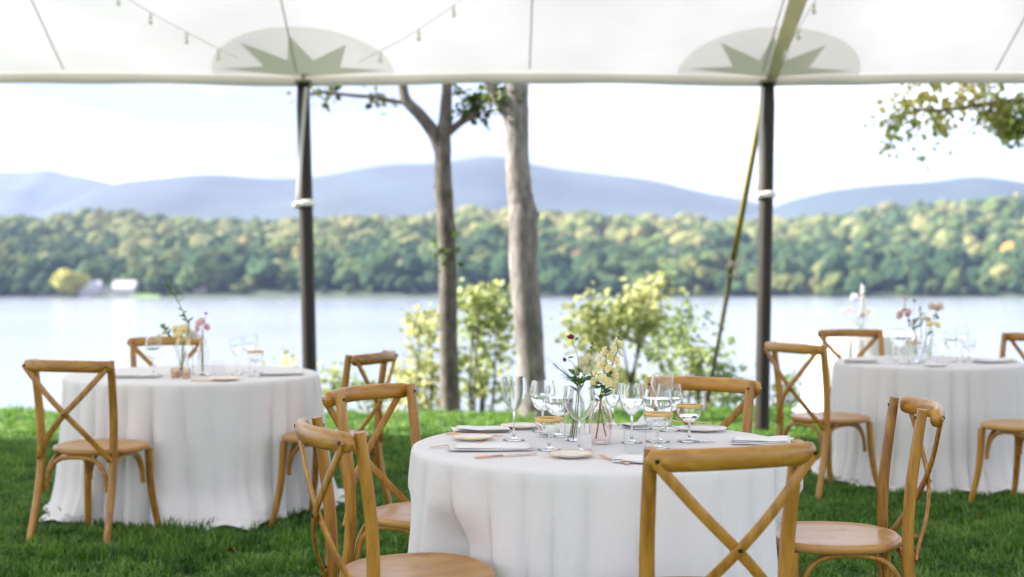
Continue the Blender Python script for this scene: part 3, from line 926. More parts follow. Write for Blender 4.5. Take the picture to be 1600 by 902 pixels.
make_shrub('tallest bright yellow-green shrub behind the bouquet on the front table',
    [(1024, 450, 12, 18, 0.55), (1004, 478, 26, 24, 1.3), (975, 480, 14, 12, .5), (965, 500, 26, 18, 1.0), (928, 480, 16, 14, 0.6), (925, 508, 24, 20, 1.1), (945, 530, 20, 12, .5), (1022, 500, 14, 18, 0.6), (1000, 520, 18, 18, 0.6), (960, 590, 22, 16, .5), (990, 600, 26, 20, .7), (930, 560, 16, 14, .3), (888, 497, 8, 8, .12), (905, 530, 14, 10, .3)],
    15.8, [(1020, 450), (1000, 490), (965, 500), (928, 490), (1010, 520)], 330, 0.095, M['leaf_shrub'], 63)
make_shrub('looser green shrub between the bouquet and the olive guy strap',
    [(1066, 485, 14, 10, 0.4), (1055, 520, 26, 20, 0.8), (1030, 550, 22, 16, 0.6), (1075, 545, 24, 14, 0.6), (1105, 500, 9, 7, 0.15), (1100, 560, 26, 14, 0.55), (1085, 585, 30, 10, 0.45), (1050, 590, 30, 16, 0.6), (1130, 580, 22, 14, 0.4), (1135, 540, 10, 10, .15), (1150, 605, 26, 20, 0.6), (1100, 620, 40, 14, 0.7), (1040, 620, 34, 16, .7)],
    14.8, [(1060, 500), (1080, 540), (1030, 550), (1110, 560), (1140, 580)], 300, 0.085, M['leaf_shrub2'], 64)
make_shrub('low green bush on the bank right of the left tent pole',
    [(530, 600, 26, 12, 0.6), (560, 610, 30, 14, 0.7), (515, 620, 22, 16, 0.6), (590, 622, 26, 16, 0.6), (515, 575, 10, 8, .12)],
    14.4, [(530, 610), (560, 612)], 260, 0.07, M['leaf_shrub2'], 65)
make_shrub('small pale bush top showing left of the left tent pole',
    [(450, 568, 14, 10, 0.35), (435, 590, 26, 14, 0.6), (470, 592, 20, 12, 0.45)],
    14.6, [(450, 575), (440, 590)], 240, 0.075, M['leaf_shrub'], 66)
make_shrub('low green bush on the bank right of the right tent pole',
    [(1222, 610, 18, 14, 0.4), (1245, 628, 22, 14, 0.5), (1210, 635, 24, 10, 0.4), (1230, 580, 8, 8, .1)],
    14.8, [(1222, 615), (1240, 625)], 240, 0.07, M['leaf_shrub2'], 67)

# ------------------------------------------------------------------ tent
EAVE_Y, EAVE_Z = 11.4, 2.86
POLE_X = [-5.39, -1.67, 2.05, 5.77]
TX0, TX1, TY0 = -9.11, 7.63, 1.6  # unseen near eave pulled in so sky light behind the camera fills the tent
def eave_lift(x):
    ph = (x - POLE_X[1]) / 3.72
    return 0.030 * np.sin(np.pi * (ph - np.floor(ph))) - 0.0
def canopy_z(x, y):
    dx = np.minimum(x - TX0, TX1 - x); dy = np.minimum(EAVE_Y - y, y - TY0)
    k = 3.0
    sd = -np.log(np.exp(-np.clip(dx, 0, 30) / k * 3) + np.exp(-np.clip(dy, 0, 30) / k * 3) + 1e-12) * k / 3
    sd = np.maximum(np.minimum(sd, np.minimum(dx, dy)), 0)
    z = EAVE_Z + 4.3 * (1 - np.exp(-sd * 0.54 / 4.3))
    z = z + eave_lift(x) * np.exp(-dy * 1.2)
    # ripples of the stretched cloth, fading to nothing on the hem
    w = smooth(0.1, 1.2, sd)
    return z + w * (0.02 * np.sin(x * 3.4 + 0.7 * y) + 0.018 * np.sin(x * 1.7 - 1.1 * y + 1.0))
tent = empty('pole_tent', (0, EAVE_Y, 0))
tent_inv = Vector((0, EAVE_Y, 0))
xs = np.linspace(TX0, TX1, 156); ys = np.concatenate([np.linspace(TY0, 8.4, 26), np.linspace(8.6, EAVE_Y, 30)])
gx, gy = np.meshgrid(xs, ys); gz = canopy_z(gx, gy)
nx, ny = len(xs), len(ys)
idx = np.arange(nx * ny).reshape(ny, nx)
quads = np.stack([idx[:-1, :-1], idx[:-1, 1:], idx[1:, 1:], idx[1:, :-1]], -1).reshape(-1, 4)
link('canopy', np_mesh('canopy', np.stack([gx, gy - EAVE_Y, gz], -1).reshape(-1, 3), quads, M['canopy'], True), tent)
# hanging hem all round
def hem():
    V, F = [], []
    n = 220
    for i in range(n + 1):
        x = TX0 + (TX1 - TX0) * i / n
        zt = float(canopy_z(np.array(x), np.array(EAVE_Y)))
        drop = 0.088 + 0.004 * math.sin(x * 5.1)
        for k, (dy, dz) in enumerate(((0.0, 0.012), (0.018, -0.004), (0.022, -drop * 0.5), (0.016 + 0.006 * math.sin(x * 7), -drop), (0.008 + 0.006 * math.sin(x * 7), -drop), (0.010, -drop * 0.5), (0.004, -0.006))):
            V.append((x, dy, zt + dz))
    m = 7
    for i in range(n):
        for k in range(m - 1):
            F.append((i * m + k, i * m + k + 1, (i + 1) * m + k + 1, (i + 1) * m + k))
    MB().add(V, F).build('valance', M['valance'], tent)
hem()
def ceiling_pt(x, s, off):
    y = EAVE_Y - s
    return Vector((x, y - EAVE_Y, float(canopy_z(np.array(x), np.array(y))) - off))
def ribbon(path, width, off, name, mat, thick=0.004):
    """path: (x, s) points under the canopy"""
    V, F = [], []
    for (x, s) in path:
        w = width if not callable(width) else width(s)
        for sx, dz in ((-1, 0), (1, 0), (1, -thick), (-1, -thick)):
            p = ceiling_pt(x + sx * w / 2, s, off); V.append((p.x, p.y, p.z + dz))
    for i in range(len(path) - 1):
        for k in range(4):
            F.append((i * 4 + k, i * 4 + (k + 1) % 4, (i + 1) * 4 + (k + 1) % 4, (i + 1) * 4 + k))
    return MB().add(V, F).build(name, mat, tent, False)
for k in range(-3, 5):
    x0 = POLE_X[1] + 1.86 * k - 0.05
    ribbon([(x0 + 0.012 * s, s) for s in np.linspace(0.05, 4.7, 40)], 0.015, 0.004, 'seam', M['seam'], 0.003)
ribbon([(POLE_X[2] + 0.03 + 0.03 * s, s) for s in np.linspace(0.02, 4.7, 40)], lambda s: 0.085 + 0.05 * min(1, s / 0.9), 0.030, 'reinforcing_strap', M['webbing'], 0.014)
# half-round reinforcement over each pole, with its star
def fan(px0, rad, off, name, mat, star=False):
    V, F = [], []
    if not star:
        nr, na = 9, 40
        for i in range(nr + 1):
            for j in range(na + 1):
                r_ = rad * max(i / nr, 0.02); th = math.pi * j / na
                V.append(ceiling_pt(px0 + r_ * math.cos(th), max(0.006, r_ * math.sin(th) * 0.80), off))
        for i in range(nr):
            for j in range(na):
                q = i * (na + 1) + j
                F.append((q, q + 1, q + na + 2, q + na + 1))
        return MB().add(V, F).build(name, mat, tent)
    # five-pointed half star: tips alternate with inner notches
    tips = [6, 51, 94, 131, 171]
    notch = [24, 67, 112, 153]
    tip_r = [0.92, 0.84, 0.84, 0.92, 0.91]
    outline = []
    for i, tdeg in enumerate(tips):
        outline.append((tdeg, 0.73 * tip_r[i]))
        if i < 4: outline.append((notch[i], 0.73 * (0.46 if i in (0, 3) else 0.37)))
    def pt(deg, r_):
        th = R(deg)
        return ceiling_pt(px0 + r_ * math.cos(th), max(0.01, r_ * math.sin(th)), off)
    sub = 8
    pts2 = []
    for (d0, r0), (d1, r1) in zip(outline[:-1], outline[1:]):
        p0 = (r0 * math.cos(R(d0)), r0 * math.sin(R(d0))); p1 = (r1 * math.cos(R(d1)), r1 * math.sin(R(d1)))
        for k in range(sub):
            t = k / sub
            pts2.append((p0[0] + (p1[0] - p0[0]) * t, p0[1] + (p1[1] - p0[1]) * t))
    pts2.append((outline[-1][1] * math.cos(R(outline[-1][0])), outline[-1][1] * math.sin(R(outline[-1][0]))))
    rings = 8
    for i in range(rings + 1):
        f_ = max(0.03, i / rings)
        for x, s in pts2:
            V.append(ceiling_pt(px0 + x * f_, max(0.008, s * 0.80 * f_), off))
    m = len(pts2)
    for i in range(rings):
        for j in range(m - 1):
            F.append((i * m + j, i * m + j + 1, (i + 1) * m + j + 1, (i + 1) * m + j))
    return MB().add(V, F).build(name, mat, tent)
for i, x in enumerate(POLE_X):
    pt_ = fan(x, 0.73, 0.006, 'reinforcement_patch', M['patch'])
    st = fan(x, 0.70, 0.0115, 'star_patch', M['star'], True)
    # pole, leaning very slightly outward at its head
    top_x, foot_x = x, x + (0.065 if x < 0 else -0.055)
    mb = MB()
    mb.tube([(foot_x, -0.05, -0.03), (foot_x, -0.05, 0.05), ((top_x + foot_x) / 2, -0.03, 1.4), (top_x, -0.02, 2.62), (top_x, -0.02, EAVE_Z - 0.05)], [0.058, 0.058, 0.057, 0.054, 0.048], 20)
    po = mb.build('pole', M['pole'], tent)
    MB().tube([(top_x, -0.02, EAVE_Z - 0.06), (top_x, -0.02, EAVE_Z + 0.03)], 0.014, 8).build('pole_pin', M['steel'], po)
    MB().lathe([(0.055, -0.012), (0.07, -0.012), (0.07, 0.012), (0.055, 0.012)], 20, (top_x, -0.02, EAVE_Z - 0.05), True).build('pole_ring', M['steel'], po)
    if x in (POLE_X[1], POLE_X[2]):
        cz = 1.84 if x < 0 else 1.91
        cxm = top_x + (foot_x - top_x) * (1 - cz / 2.8)
        cl = MB()
        cl.tube([(cxm - 0.072, -0.035, cz - .03), (cxm - 0.03, -0.10, cz - .005), (cxm + 0.04, -0.10, cz), (cxm + 0.07, -0.04, cz), (cxm + 0.05, 0.03, cz), (cxm - 0.05, 0.03, cz - .01), (cxm - 0.072, -0.035, cz - .03)], 0.008, 8, True, 0.026)
        cl.build('white_tie', M['white_tape'], po)
        MB().tube([(cxm - 0.075, -0.075, cz - 0.035), (cxm - 0.07, -0.10, cz - .02), (cxm - 0.05, -0.11, cz - .005)], [0.018, 0.028, 0.02], 10).build('tie_knot', M['white_tape'], po)
        sx = -0.02 if x < 0 else -0.10
        ex = -0.055 if x < 0 else -0.075
        st_pts = [(top_x + (0.03 if x < 0 else -0.055), -0.07, EAVE_Z - 0.10), (top_x + (0.0 if x < 0 else -0.075), -0.095, (EAVE_Z + cz) / 2), (cxm + ex, -0.10, cz + 0.01)]
        MB().tube(catmull(st_pts, 6), 0.017, 8, True, 0.005, up=(0, 1, 0)).build('tie_strap', M['seam'], po)
        # olive guy strap out to a stake on the lawn
        top = Vector((top_x - 0.03 if x > 0 else top_x + 0.02, 0.02, EAVE_Z - (0.16 if x > 0 else .1)))
        stake = Vector((1.76, 1.52, 0.02)) if x > 0 else Vector((-1.83, 1.6, 0.02))
        rt = top + (stake - top) * (0.52 if x > 0 else 0.46)
        gs = tent
        MB().tube([top, rt], 0.026, 4, True, 0.003, up=(0, 1, 0.2)).build('guy_strap', M['olive'], gs)
        MB().tube([rt, rt + (stake - rt) * 0.93], [0.022, 0.016], 4, True, 0.004, up=(0, 1, 0.2)).build('guy_strap', M['olive_dark'], gs)
        d = (stake - top).normalized()
        rb = MB()
        rb.tube([rt - d * 0.09, rt + d * 0.09], 0.036, 8, True, 0.022, up=(0, 1, 0.2))
        rb.tube([rt + Vector((-0.06, -0.02, 0.02)), rt + Vector((0.06, -0.02, 0.02))], 0.013, 8)
        rb.tube([rt + Vector((-0.055, -0.03, -0.06)), rt + Vector((0.055, -0.03, -0.06))], 0.011, 8)
        rb.build('ratchet', M['steel'], gs)
        MB().tube([stake + Vector((0, 0.06, 0.16)), stake + Vector((0, -0.03, -0.12))], [0.016, 0.014], 8).build('stake', M['steel_stake'], gs)
tag(tent, 'white sailcloth pole tent with sage star patches over dark poles', 'tent')

# string lights under the canopy
def light_string(label, pts, n_bulb):
    root = pts[0].copy()
    t = empty('string_lights', root)
    c = catmull([p - root for p in pts], 10)
    MB().tube(c, 0.0035, 6).build('cord', M['wire'], t)
    L = [0.0]
    for p, q in zip(c[:-1], c[1:]): L.append(L[-1] + (q - p).length)
    for k in range(n_bulb):
        s = (k + 0.6) / n_bulb * L[-1]
        j = max(i for i in range(len(L)) if L[i] <= s)
        p = c[min(j, len(c) - 1)]
        b = MB().lathe([(0.001, 0), (0.009, -0.002), (0.011, -0.02), (0.011, -0.042), (0.0105, -0.045), (0.001, -0.046)], 10, p).build('socket', M['bulb_base'], t)
        MB().lathe([(0.009, -0.044), (0.016, -0.058), (0.0185, -0.07), (0.015, -0.084), (0.006, -0.091), (0.0008, -0.092)], 10, p).build('bulb', M['glass_bulb'], b)
    tag(t, label, 'string lights')
M['glass_bulb'] = simple('bulb_glass', (0.80, 0.77, 0.70), 0.15, **{'Transmission Weight': 0.6})
def under(px, py, s, extra=0.03):
    Y = EAVE_Y - s
    return P(px, py, Y)
light_string('string lights running up to the left from the left tent pole', [P(372, 92, 11.0), P(310, 60, 10.85), P(250, 28, 10.7), P(195, -4, 10.5), P(60, -80, 9.9)], 6)
light_string('string lights running up to the right from the left tent pole', [P(560, 97, 11.0), P(628, 62, 10.85), P(690, 22, 10.65), P(722, -2, 10.5), P(820, -80, 9.9)], 5)
light_string('string lights climbing beside the cream strap above the right tent pole', [P(1216, 98, 11.1), P(1240, 58, 10.8), P(1272, 4, 10.45), P(1330, -90, 9.8)], 5)

# ------------------------------------------------------------------ tables under white cloths
CH_GROUP = 'cross-back wooden chairs around the tables'
# rail centre on the floor plan (x, y), facing vector, label
chairs = [
    ((-2.095, 6.66), (0.29, 0.955), 'cross-back chair nearest the left frame edge, its back to the camera'),
    ((-2.15, 8.85), (0.33, -0.94), 'cross-back chair mostly hidden behind the left table flowers'),
    ((-0.685, 7.27), (-0.93, 0.36), 'cross-back chair at the right side of the left table'),
    ((-0.545, 3.98), (0.915, 0.40), 'cross-back chair at the front left of the nearest table, large seat cropped'),
    ((-0.545, 5.22), (0.84, -0.54), 'cross-back chair at the back left of the nearest table, pale wide rail'),
    ((0.765, 5.62), (-0.50, -0.86), 'cross-back chair behind the glasses on the far side of the nearest table'),
    ((0.555, 3.50), (-0.36, 0.93), 'closest cross-back chair, its X back filling the bottom right of centre'),
    ((1.345, 4.62), (-0.998, 0.06), 'cross-back chair turned sideways at the right of the nearest table'),
    ((1.585, 8.12), (0.86, 0.50), 'cross-back chair at the left of the right table, beside the tent pole'),
    ((2.34, 9.88), (0.16, -0.985), 'cross-back chair behind the right table, only its back showing'),
    ((3.01, 7.62), (-0.60, 0.80), 'cross-back chair at the front right of the right table, cut by the frame'),
    ((3.40, 9.26), (-0.92, -0.38), 'cross-back chair at the back right of the right table, cut by the frame'),
]
def gauss(x): return np.exp(-x * x)
def tablecloth(name, label, cx, cy_, rad, seed, nf=20, amp=0.045, puddle=0.10, H=0.742, flare=0.05, folds=26):
    r = np.random.default_rng(seed)
    nth = 360
    th = np.linspace(0, 2 * np.pi, nth, endpoint=False)
    V, F = [], []
    fold_c = (np.arange(nf) + r.uniform(-0.32, 0.32, nf)) / nf * 2 * np.pi
    fold_a = r.uniform(0.35, 1.0, nf) * amp
    fold_w = r.uniform(0.28, 0.5, nf) * 2 * np.pi / nf
    fold_s = r.uniform(-0.25, 0.15, nf)
    slant = r.normal(0, 0.10, nf)
    ph = [r.uniform(0, 6.28) for _ in range(8)]
    warp = th + 0.12 * np.sin(2 * th + ph[0]) / 2 + 0.16 * np.sin(5 * th + ph[1]) / 5 + 0.20 * np.sin(9 * th + ph[2]) / 9 + 0.14 * np.sin(14 * th + ph[6]) / 14
    mod = np.clip(0.70 + 0.30 * np.sin(3 * th + ph[3]) + 0.26 * np.sin(7 * th + ph[4]) + 0.22 * np.sin(13 * th + ph[5]), 0.12, 1.4)
    def fold(v):
        tw = warp + 0.05 * v * np.sin(6 * th + ph[7])
        # round outward lobes between narrow inward creases
        lobe = np.abs(np.sin(tw * folds / 2)) ** 0.5
        fine = np.abs(np.sin(tw * folds * 0.5 * 2 + ph[0])) ** 0.8
        g = v ** 0.6
        return amp * g * mod * (lobe - 0.62) + 0.22 * amp * smooth(0.25, 1.0, np.array(v)) * mod[::-1] * (fine - 0.6)
    # chairs pushed in press the cloth back under the table edge
    press = []
    for rc, fv, _ in chairs:
        f2 = Vector(fv).normalized(); c2 = Vector((rc[0] + f2.x * 0.29 - cx, rc[1] + f2.y * 0.29 - cy_))
        if c2.length < rad + 0.45:
            side = Vector((-f2.y, f2.x))
            press.append((c2, f2, side))
    def pressed(rr, z):
        k = float(smooth(0.62, 0.47, np.array(z)))
        if k <= 0: return rr
        out = rr.copy()
        for c2, f2, side in press:
            ux, uy = np.cos(th), np.sin(th)
            fd = ux * f2.x + uy * f2.y                       # negative where the ray points at the chair
            front = c2.x * f2.x + c2.y * f2.y + 0.255        # plane just ahead of the seat and front feet
            lim = np.where(fd < -0.15, front / np.minimum(fd, -0.15), 9.0)
            lat = np.abs((ux * side.x + uy * side.y) * np.clip(lim, 0, 1.2) - (c2.x * side.x + c2.y * side.y))
            w = 1 - smooth(0.25, 0.34, lat)
            lim = np.maximum(lim, 0.2)
            out = np.where((lim < out) & (fd < -0.15), out + (lim - out) * w * k, out)
        return out
    rings = [(rr, H + 0.0015 * math.sin(rr * 40), None) for rr in np.linspace(0.02, 1.0, 14)]
    for rr, z, _ in rings[:-1]:
        wob = 0.0012 * np.sin(th * 3 + rr * 9) * rr
        V += [(cx + rad * rr * c, cy_ + rad * rr * s_, H + w) for c, s_, w in zip(np.cos(th), np.sin(th), wob)]
    nring = len(rings) - 1
    for k, a_ in enumerate((0.0, 0.5, 1.0)):           # rounded edge
        rr = rad - 0.016 + 0.016 * math.sin(a_ * math.pi / 2)
        z = H - 0.016 + 0.016 * math.cos(a_ * math.pi / 2)
        V += [(cx + rr * c, cy_ + rr * s_, z) for c, s_ in zip(np.cos(th), np.sin(th))]
        nring += 1
    # skirt
    nv = 30
    wr = [r.uniform(0, 6.28) for _ in range(6)]
    pud = puddle * (0.35 + 0.65 * np.clip(0.5 + 0.5 * np.sin(2 * th + wr[0]) + 0.5 * np.sin(5 * th + wr[1]) + 0.35 * np.sin(9 * th + wr[2]), 0, 1.6))
    for k in range(1, nv + 1):
        v = k / nv
        z = (H - 0.016) * (1 - v) + 0.014 * v
        rr = rad + (flare + 0.18 * amp) * v ** 1.3 + 0.004 * np.sin(23 * th + wr[3] + 3 * v) * v + 0.006 * np.sin(7 * th + wr[4]) * v
        rr = pressed(rr + pud * 0.45 * smooth(0.72, 1.0, np.array(v)), z) + fold(v)
        V += [(cx + q * c, cy_ + q * s_, z + lf) for q, c, s_, lf in zip(rr, np.cos(th), np.sin(th), 0.012 * np.sin(11 * th + wr[5]) * v * v)]
        nring += 1
    last = rr
    for k, u in enumerate((0.25, 0.5, 0.75, 1.0)):     # cloth lying on the grass
        q = last + (pressed(last + pud * 0.75 * u, 0.02) - pressed(last, 0.02)) + 0.008 * np.sin(31 * th + wr[0]) * u
        zz = 0.020 + 0.018 * np.sin(17 * th + wr[1] + 2 * u) * u + 0.030 * np.sin(u * math.pi) * np.clip(pud / max(puddle, 1e-3), 0, 1) + 0.012
        V += [(cx + a_ * c, cy_ + a_ * s_, z) for a_, c, s_, z in zip(q, np.cos(th), np.sin(th), zz)]
        nring += 1
    for i in range(nring - 1):
        b = i * nth
        for j in range(nth):
            j2 = (j + 1) % nth
            F.append((b + j, b + j2, b + nth + j2, b + nth + j))
    F.append(tuple(range(nth)))
    V = [(x - cx, y - cy_, z) for x, y, z in V]
    o = MB().add(V, F).build(name, M['cloth'])
    o.location = (cx, cy_, 0)
    tag(o, label, 'tablecloth')
    return o
T_FRONT, T_LEFT, T_RIGHT, T_FAR = (0.306, 4.76, 0.642), (-1.764, 7.87, 0.690), (2.595, 8.87, 0.575), (3.12, 12.6, 0.48)
tablecloth('tablecloth', 'white cloth on the nearest round table, set with glasses and bouquet', *T_FRONT, seed=3, folds=30, amp=0.095, puddle=0.08, flare=0.03)
tablecloth('tablecloth', 'white cloth pooling on the grass on the round table at left', *T_LEFT, seed=8, folds=32, amp=0.115, puddle=0.12, flare=0.01)
tablecloth('tablecloth', 'white cloth on the round table at right, beyond the nearest table', *T_RIGHT, seed=14, folds=30, amp=0.075, puddle=0.10, flare=0.02)
tablecloth('tablecloth', 'white cloth on the farthest small table with white flowers', *T_FAR, seed=19, folds=28, amp=0.06, puddle=0.06)
def table(label, cx, cy_, rad):
    t = empty('round_table', (cx, cy_, 0))
    MB().lathe([(0.001, 0.706), (rad - 0.03, 0.706), (rad - 0.022, 0.713), (rad - 0.022, 0.728), (rad - 0.03, 0.732), (0.001, 0.732)], 48).build('tabletop', M['wood_x'], t, True, 30)
    for k in range(4):
        a_ = k * math.pi / 2 + 0.4
        MB().tube([(0.62 * rad * math.cos(a_), 0.62 * rad * math.sin(a_), 0.0), (0.55 * rad * math.cos(a_), 0.55 * rad * math.sin(a_), 0.708)], 0.018, 8).build('leg', M['bolt'], t)
    tag(t, label, 'table')
table('round folding table under the nearest white cloth', *T_FRONT)
table('round folding table under the pooling white cloth at left', *T_LEFT)
table('round folding table under the white cloth at right', *T_RIGHT)
table('small round table under the farthest white cloth', *T_FAR)

# ------------------------------------------------------------------ cross-back chairs
def make_chair():
    t = empty('cross_back_chair')
    # rear legs run up into the back posts
    for s in (-1, 1):
        path = catmull([(s * 0.212, -0.275, 0.0), (s * 0.205, -0.245, 0.12), (s * 0.198, -0.205, 0.30), (s * 0.197, -0.190, 0.45), (s * 0.201, -0.195, 0.62), (s * 0.206, -0.215, 0.78), (s * 0.208, -0.232, 0.893)], 6)
        rr = lerp_list([0.0145, 0.017, 0.019, 0.0195, 0.019, 0.018, 0.0165], len(path))
        MB().tube(path, rr, 14, True, [q * 0.92 for q in rr], up=(0, 1, 0), power=2.6).build('leg', M['wood'], t, True, 50)
    for s in (-1, 1):
        path = catmull([(s * 0.208, 0.218, 0.0), (s * 0.196, 0.196, 0.09), (s * 0.180, 0.172, 0.24), (s * 0.172, 0.160, 0.438)], 6)
        rr = lerp_list([0.0145, 0.0165, 0.019, 0.0195], len(path))
        MB().tube(path, rr, 14, True, up=(0, 1, 0)).build('leg', M['wood'], t, True, 50)
    # bentwood top rail
    n = 34
    pts, ra, rb = [], [], []
    for i in range(n + 1):
        u = -1 + 2 * i / n
        x = 0.240 * u
        e = max(0.0, (abs(u) - 0.90) / 0.10)
        k = math.sqrt(max(0.02, 1 - e * e))
        pts.append((x, -0.318 + 0.058 * u * u, 0.866 + 0.004 * (1 - u * u)))
        ra.append(0.0175 * k); rb.append(0.0285 * k)
    mb = MB(); mb.tube(pts, ra, 18, True, rb, up=(0, 0, 1), power=2.3)
    rail = mb.build('top_rail', M['wood_x'], t, True, 60)
    # crossed slats bowing out behind the posts
    for s, dy in ((-1, 0.0), (1, -0.0125)):
        path = catmull([(s * 0.224, -0.287, 0.872), (s * 0.205, -0.286, 0.845), (s * 0.10, -0.290 + dy * 0.6, 0.735), (0, -0.285 + dy, 0.640), (-s * 0.10, -0.262 + dy * 0.5, 0.540), (-s * 0.178, -0.222, 0.445), (-s * 0.196, -0.214, 0.418)], 5)
        mb = MB(); mb.tube(path, 0.0145, 12, True, 0.0055, up=(0, 1, 0.05), power=3.4)
        mb.build('cross_slat', M['wood'], t, True, 50)
    # seat: rounded trapezoid with a dished top
    nth = 56
    def outline(k, z, sc=1.0):
        out = []
        for j in range(nth):
            a_ = 2 * math.pi * j / nth
            c_, s_ = math.cos(a_), math.sin(a_)
            ex = 2 / 2.7
            x = math.copysign(abs(c_) ** ex, c_) * 0.222
            y = math.copysign(abs(s_) ** ex, s_) * 0.212
            x *= 1.0 + 0.13 * (y / 0.212) if y < 0 else 1.0 - 0.02 * y / 0.212
            if y < -0.12: x *= 1 - 0.10 * smooth(0.12, 0.2, np.array(-y))
            out.append((x * sc, y * sc + 0.006, z))
        return out
    mb = MB()
    layers = [(0.05, 0.438), (0.93, 0.438), (0.985, 0.442), (1.0, 0.452), (0.995, 0.462), (0.975, 0.4675), (0.93, 0.468), (0.905, 0.4655), (0.80, 0.4645), (0.5, 0.462), (0.05, 0.461)]
    V, F = [], []
    for sc, z in layers: V += outline(0, z, sc)
    for i in range(len(layers) - 1):
        for j in range(nth):
            j2 = (j + 1) % nth
            F.append((i * nth + j, i * nth + j2, (i + 1) * nth + j2, (i + 1) * nth + j))
    F.append(tuple(range(nth - 1, -1, -1))); F.append(tuple((len(layers) - 1) * nth + j for j in range(nth)))
    mb.add(V, F).build('seat', M['seat'], t)
    # arched braces between neighbouring legs
    feet = {'rl': (-0.186, -0.205), 'rr': (0.186, -0.205), 'fl': (-0.168, 0.158), 'fr': (0.168, 0.158)}
    for a_, b_ in (('rl', 'rr'), ('fl', 'fr'), ('rl', 'fl'), ('rr', 'fr')):
        A, B = Vector((*feet[a_], 0)), Vector((*feet[b_], 0))
        d = (B - A)
        inn = 0.020 if a_[1] != b_[1] else 0.022
        mid = (A + B) / 2
        ctr = Vector((0, 0.0, 0))
        push = (ctr - mid); push.z = 0
        push = push.normalized() * 0.012
        un = d.normalized()
        A2, B2 = A + un * inn + push, B - un * inn + push
        dd = B2 - A2
        prof = [(0.0, 0.268), (0.012, 0.315), (0.075, 0.375), (0.20, 0.414), (0.36, 0.427), (0.5, 0.429)]
        pts = [A2 + dd * u + Vector((0, 0, z)) for u, z in prof] + [A2 + dd * (1 - u) + Vector((0, 0, z)) for u, z in prof[::-1][1:]]
        mb = MB(); mb.tube(catmull(pts, 4), 0.0115, 10, True, 0.0095)
        mb.build('brace', M['wood_x'] if a_[0] == b_[0] else M['wood'], t, True, 50)
    for s in (-1, 1):
        for (x, y, z) in ((s * 0.222, -0.2935, 0.868), (s * 0.190, -0.222, 0.424), (s * 0.196, -0.2085, 0.452)):
            MB().tube([(x, y + 0.004, z), (x, y - 0.0025, z)], 0.0055, 10).build('bolt', M['bolt'], t, True, 40)
        MB().tube([(s * 0.2075, -0.212, 0.868), (s * 0.2075, -0.2095, 0.868)], 0.005, 10).build('bolt', M['bolt'], t, True, 40)
    MB().tube([(0, -0.29, 0.640), (0, -0.3065, 0.640)], 0.0055, 10).build('bolt', M['bolt'], t, True, 40)
    return t
chair0 = make_chair()
for i, (rc, fv, lab) in enumerate(chairs):
    o = chair0 if i == 0 else copy_tree(chair0)
    fv = Vector((fv[0], fv[1])).normalized()
    o.location = (rc[0] + fv.x * 0.29, rc[1] + fv.y * 0.29, 0.0)
    o.rotation_euler = (0, 0, math.atan2(-fv.x, fv.y))
    tag(o, lab, 'chair', CH_GROUP)
    tone = (1.0, 1.06, 0.94, 1.0, 1.05, 1.12, 0.95, 1.03, 0.97, 1.0, 1.06, 0.92)[i]      # each chair's own stain
    warm = (1.0, .97, 1.0, 1.03, 1.08, 1.25, 0.9, 1.1, 1.0, 1.02, .98, 1.0)[i]
    for ch in o.children: ch.color = (tone, tone, tone * warm, 1)

# ------------------------------------------------------------------ tableware
TZ = 0.7435
def on_table(px, py):
    """spot on a table top seen at this direction"""
    Y = (H_CAM - TZ) * F_PX / (py - HOR)
    return Vector(((px - 800) / F_PX * Y, Y, TZ))
def shell(outer, wall=0.0012):
    """closed thin-walled glass profile: foot solid, bowl hollow. outer: list (r,z) from foot to rim with index of bowl start"""
    prof, i0 = outer
    inner = [(max(0.0008, r - wall), z + (wall if i == 0 else 0)) for i, (r, z) in enumerate(prof[i0:])]
    inner[0] = (0.0008, prof[i0][1] + 0.004)
    return prof + inner[::-1]
def goblet_profile(h, w, kind):
    r = w / 2
    f = r * 0.82
    if kind == 'wine':
        b0 = 0.46 * h
        bowl = [(0.0048, b0), (0.30 * r, b0 + 0.035 * h), (0.62 * r, b0 + 0.11 * h), (0.88 * r, b0 + 0.22 * h), (1.0 * r, b0 + 0.34 * h), (0.985 * r, b0 + 0.44 * h), (0.93 * r, h)]
    elif kind == 'round':
        b0 = 0.40 * h
        bowl = [(0.0048, b0), (0.42 * r, b0 + 0.03 * h), (0.75 * r, b0 + 0.10 * h), (0.95 * r, b0 + 0.22 * h), (1.0 * r, b0 + 0.34 * h), (0.95 * r, b0 + 0.48 * h), (0.86 * r, h)]
    elif kind == 'coupe':
        b0 = 0.50 * h
        bowl = [(0.0045, b0), (0.35 * r, b0 + 0.04 * h), (0.70 * r, b0 + 0.14 * h), (0.92 * r, b0 + 0.27 * h), (1.0 * r, b0 + 0.40 * h), (1.0 * r, h)]
    else:  # flute
        b0 = 0.42 * h
        bowl = [(0.0045, b0), (0.45 * r, b0 + 0.05 * h), (0.8 * r, b0 + 0.18 * h), (1.0 * r, b0 + 0.36 * h), (1.0 * r, h)]
    foot = [(0.0008, 0.0), (f, 0.0), (f + 0.001, 0.0015), (f, 0.003), (0.45 * f, 0.006), (0.006, 0.013), (0.0042, 0.03), (0.0040, b0 * 0.75)]
    return foot, bowl, b0
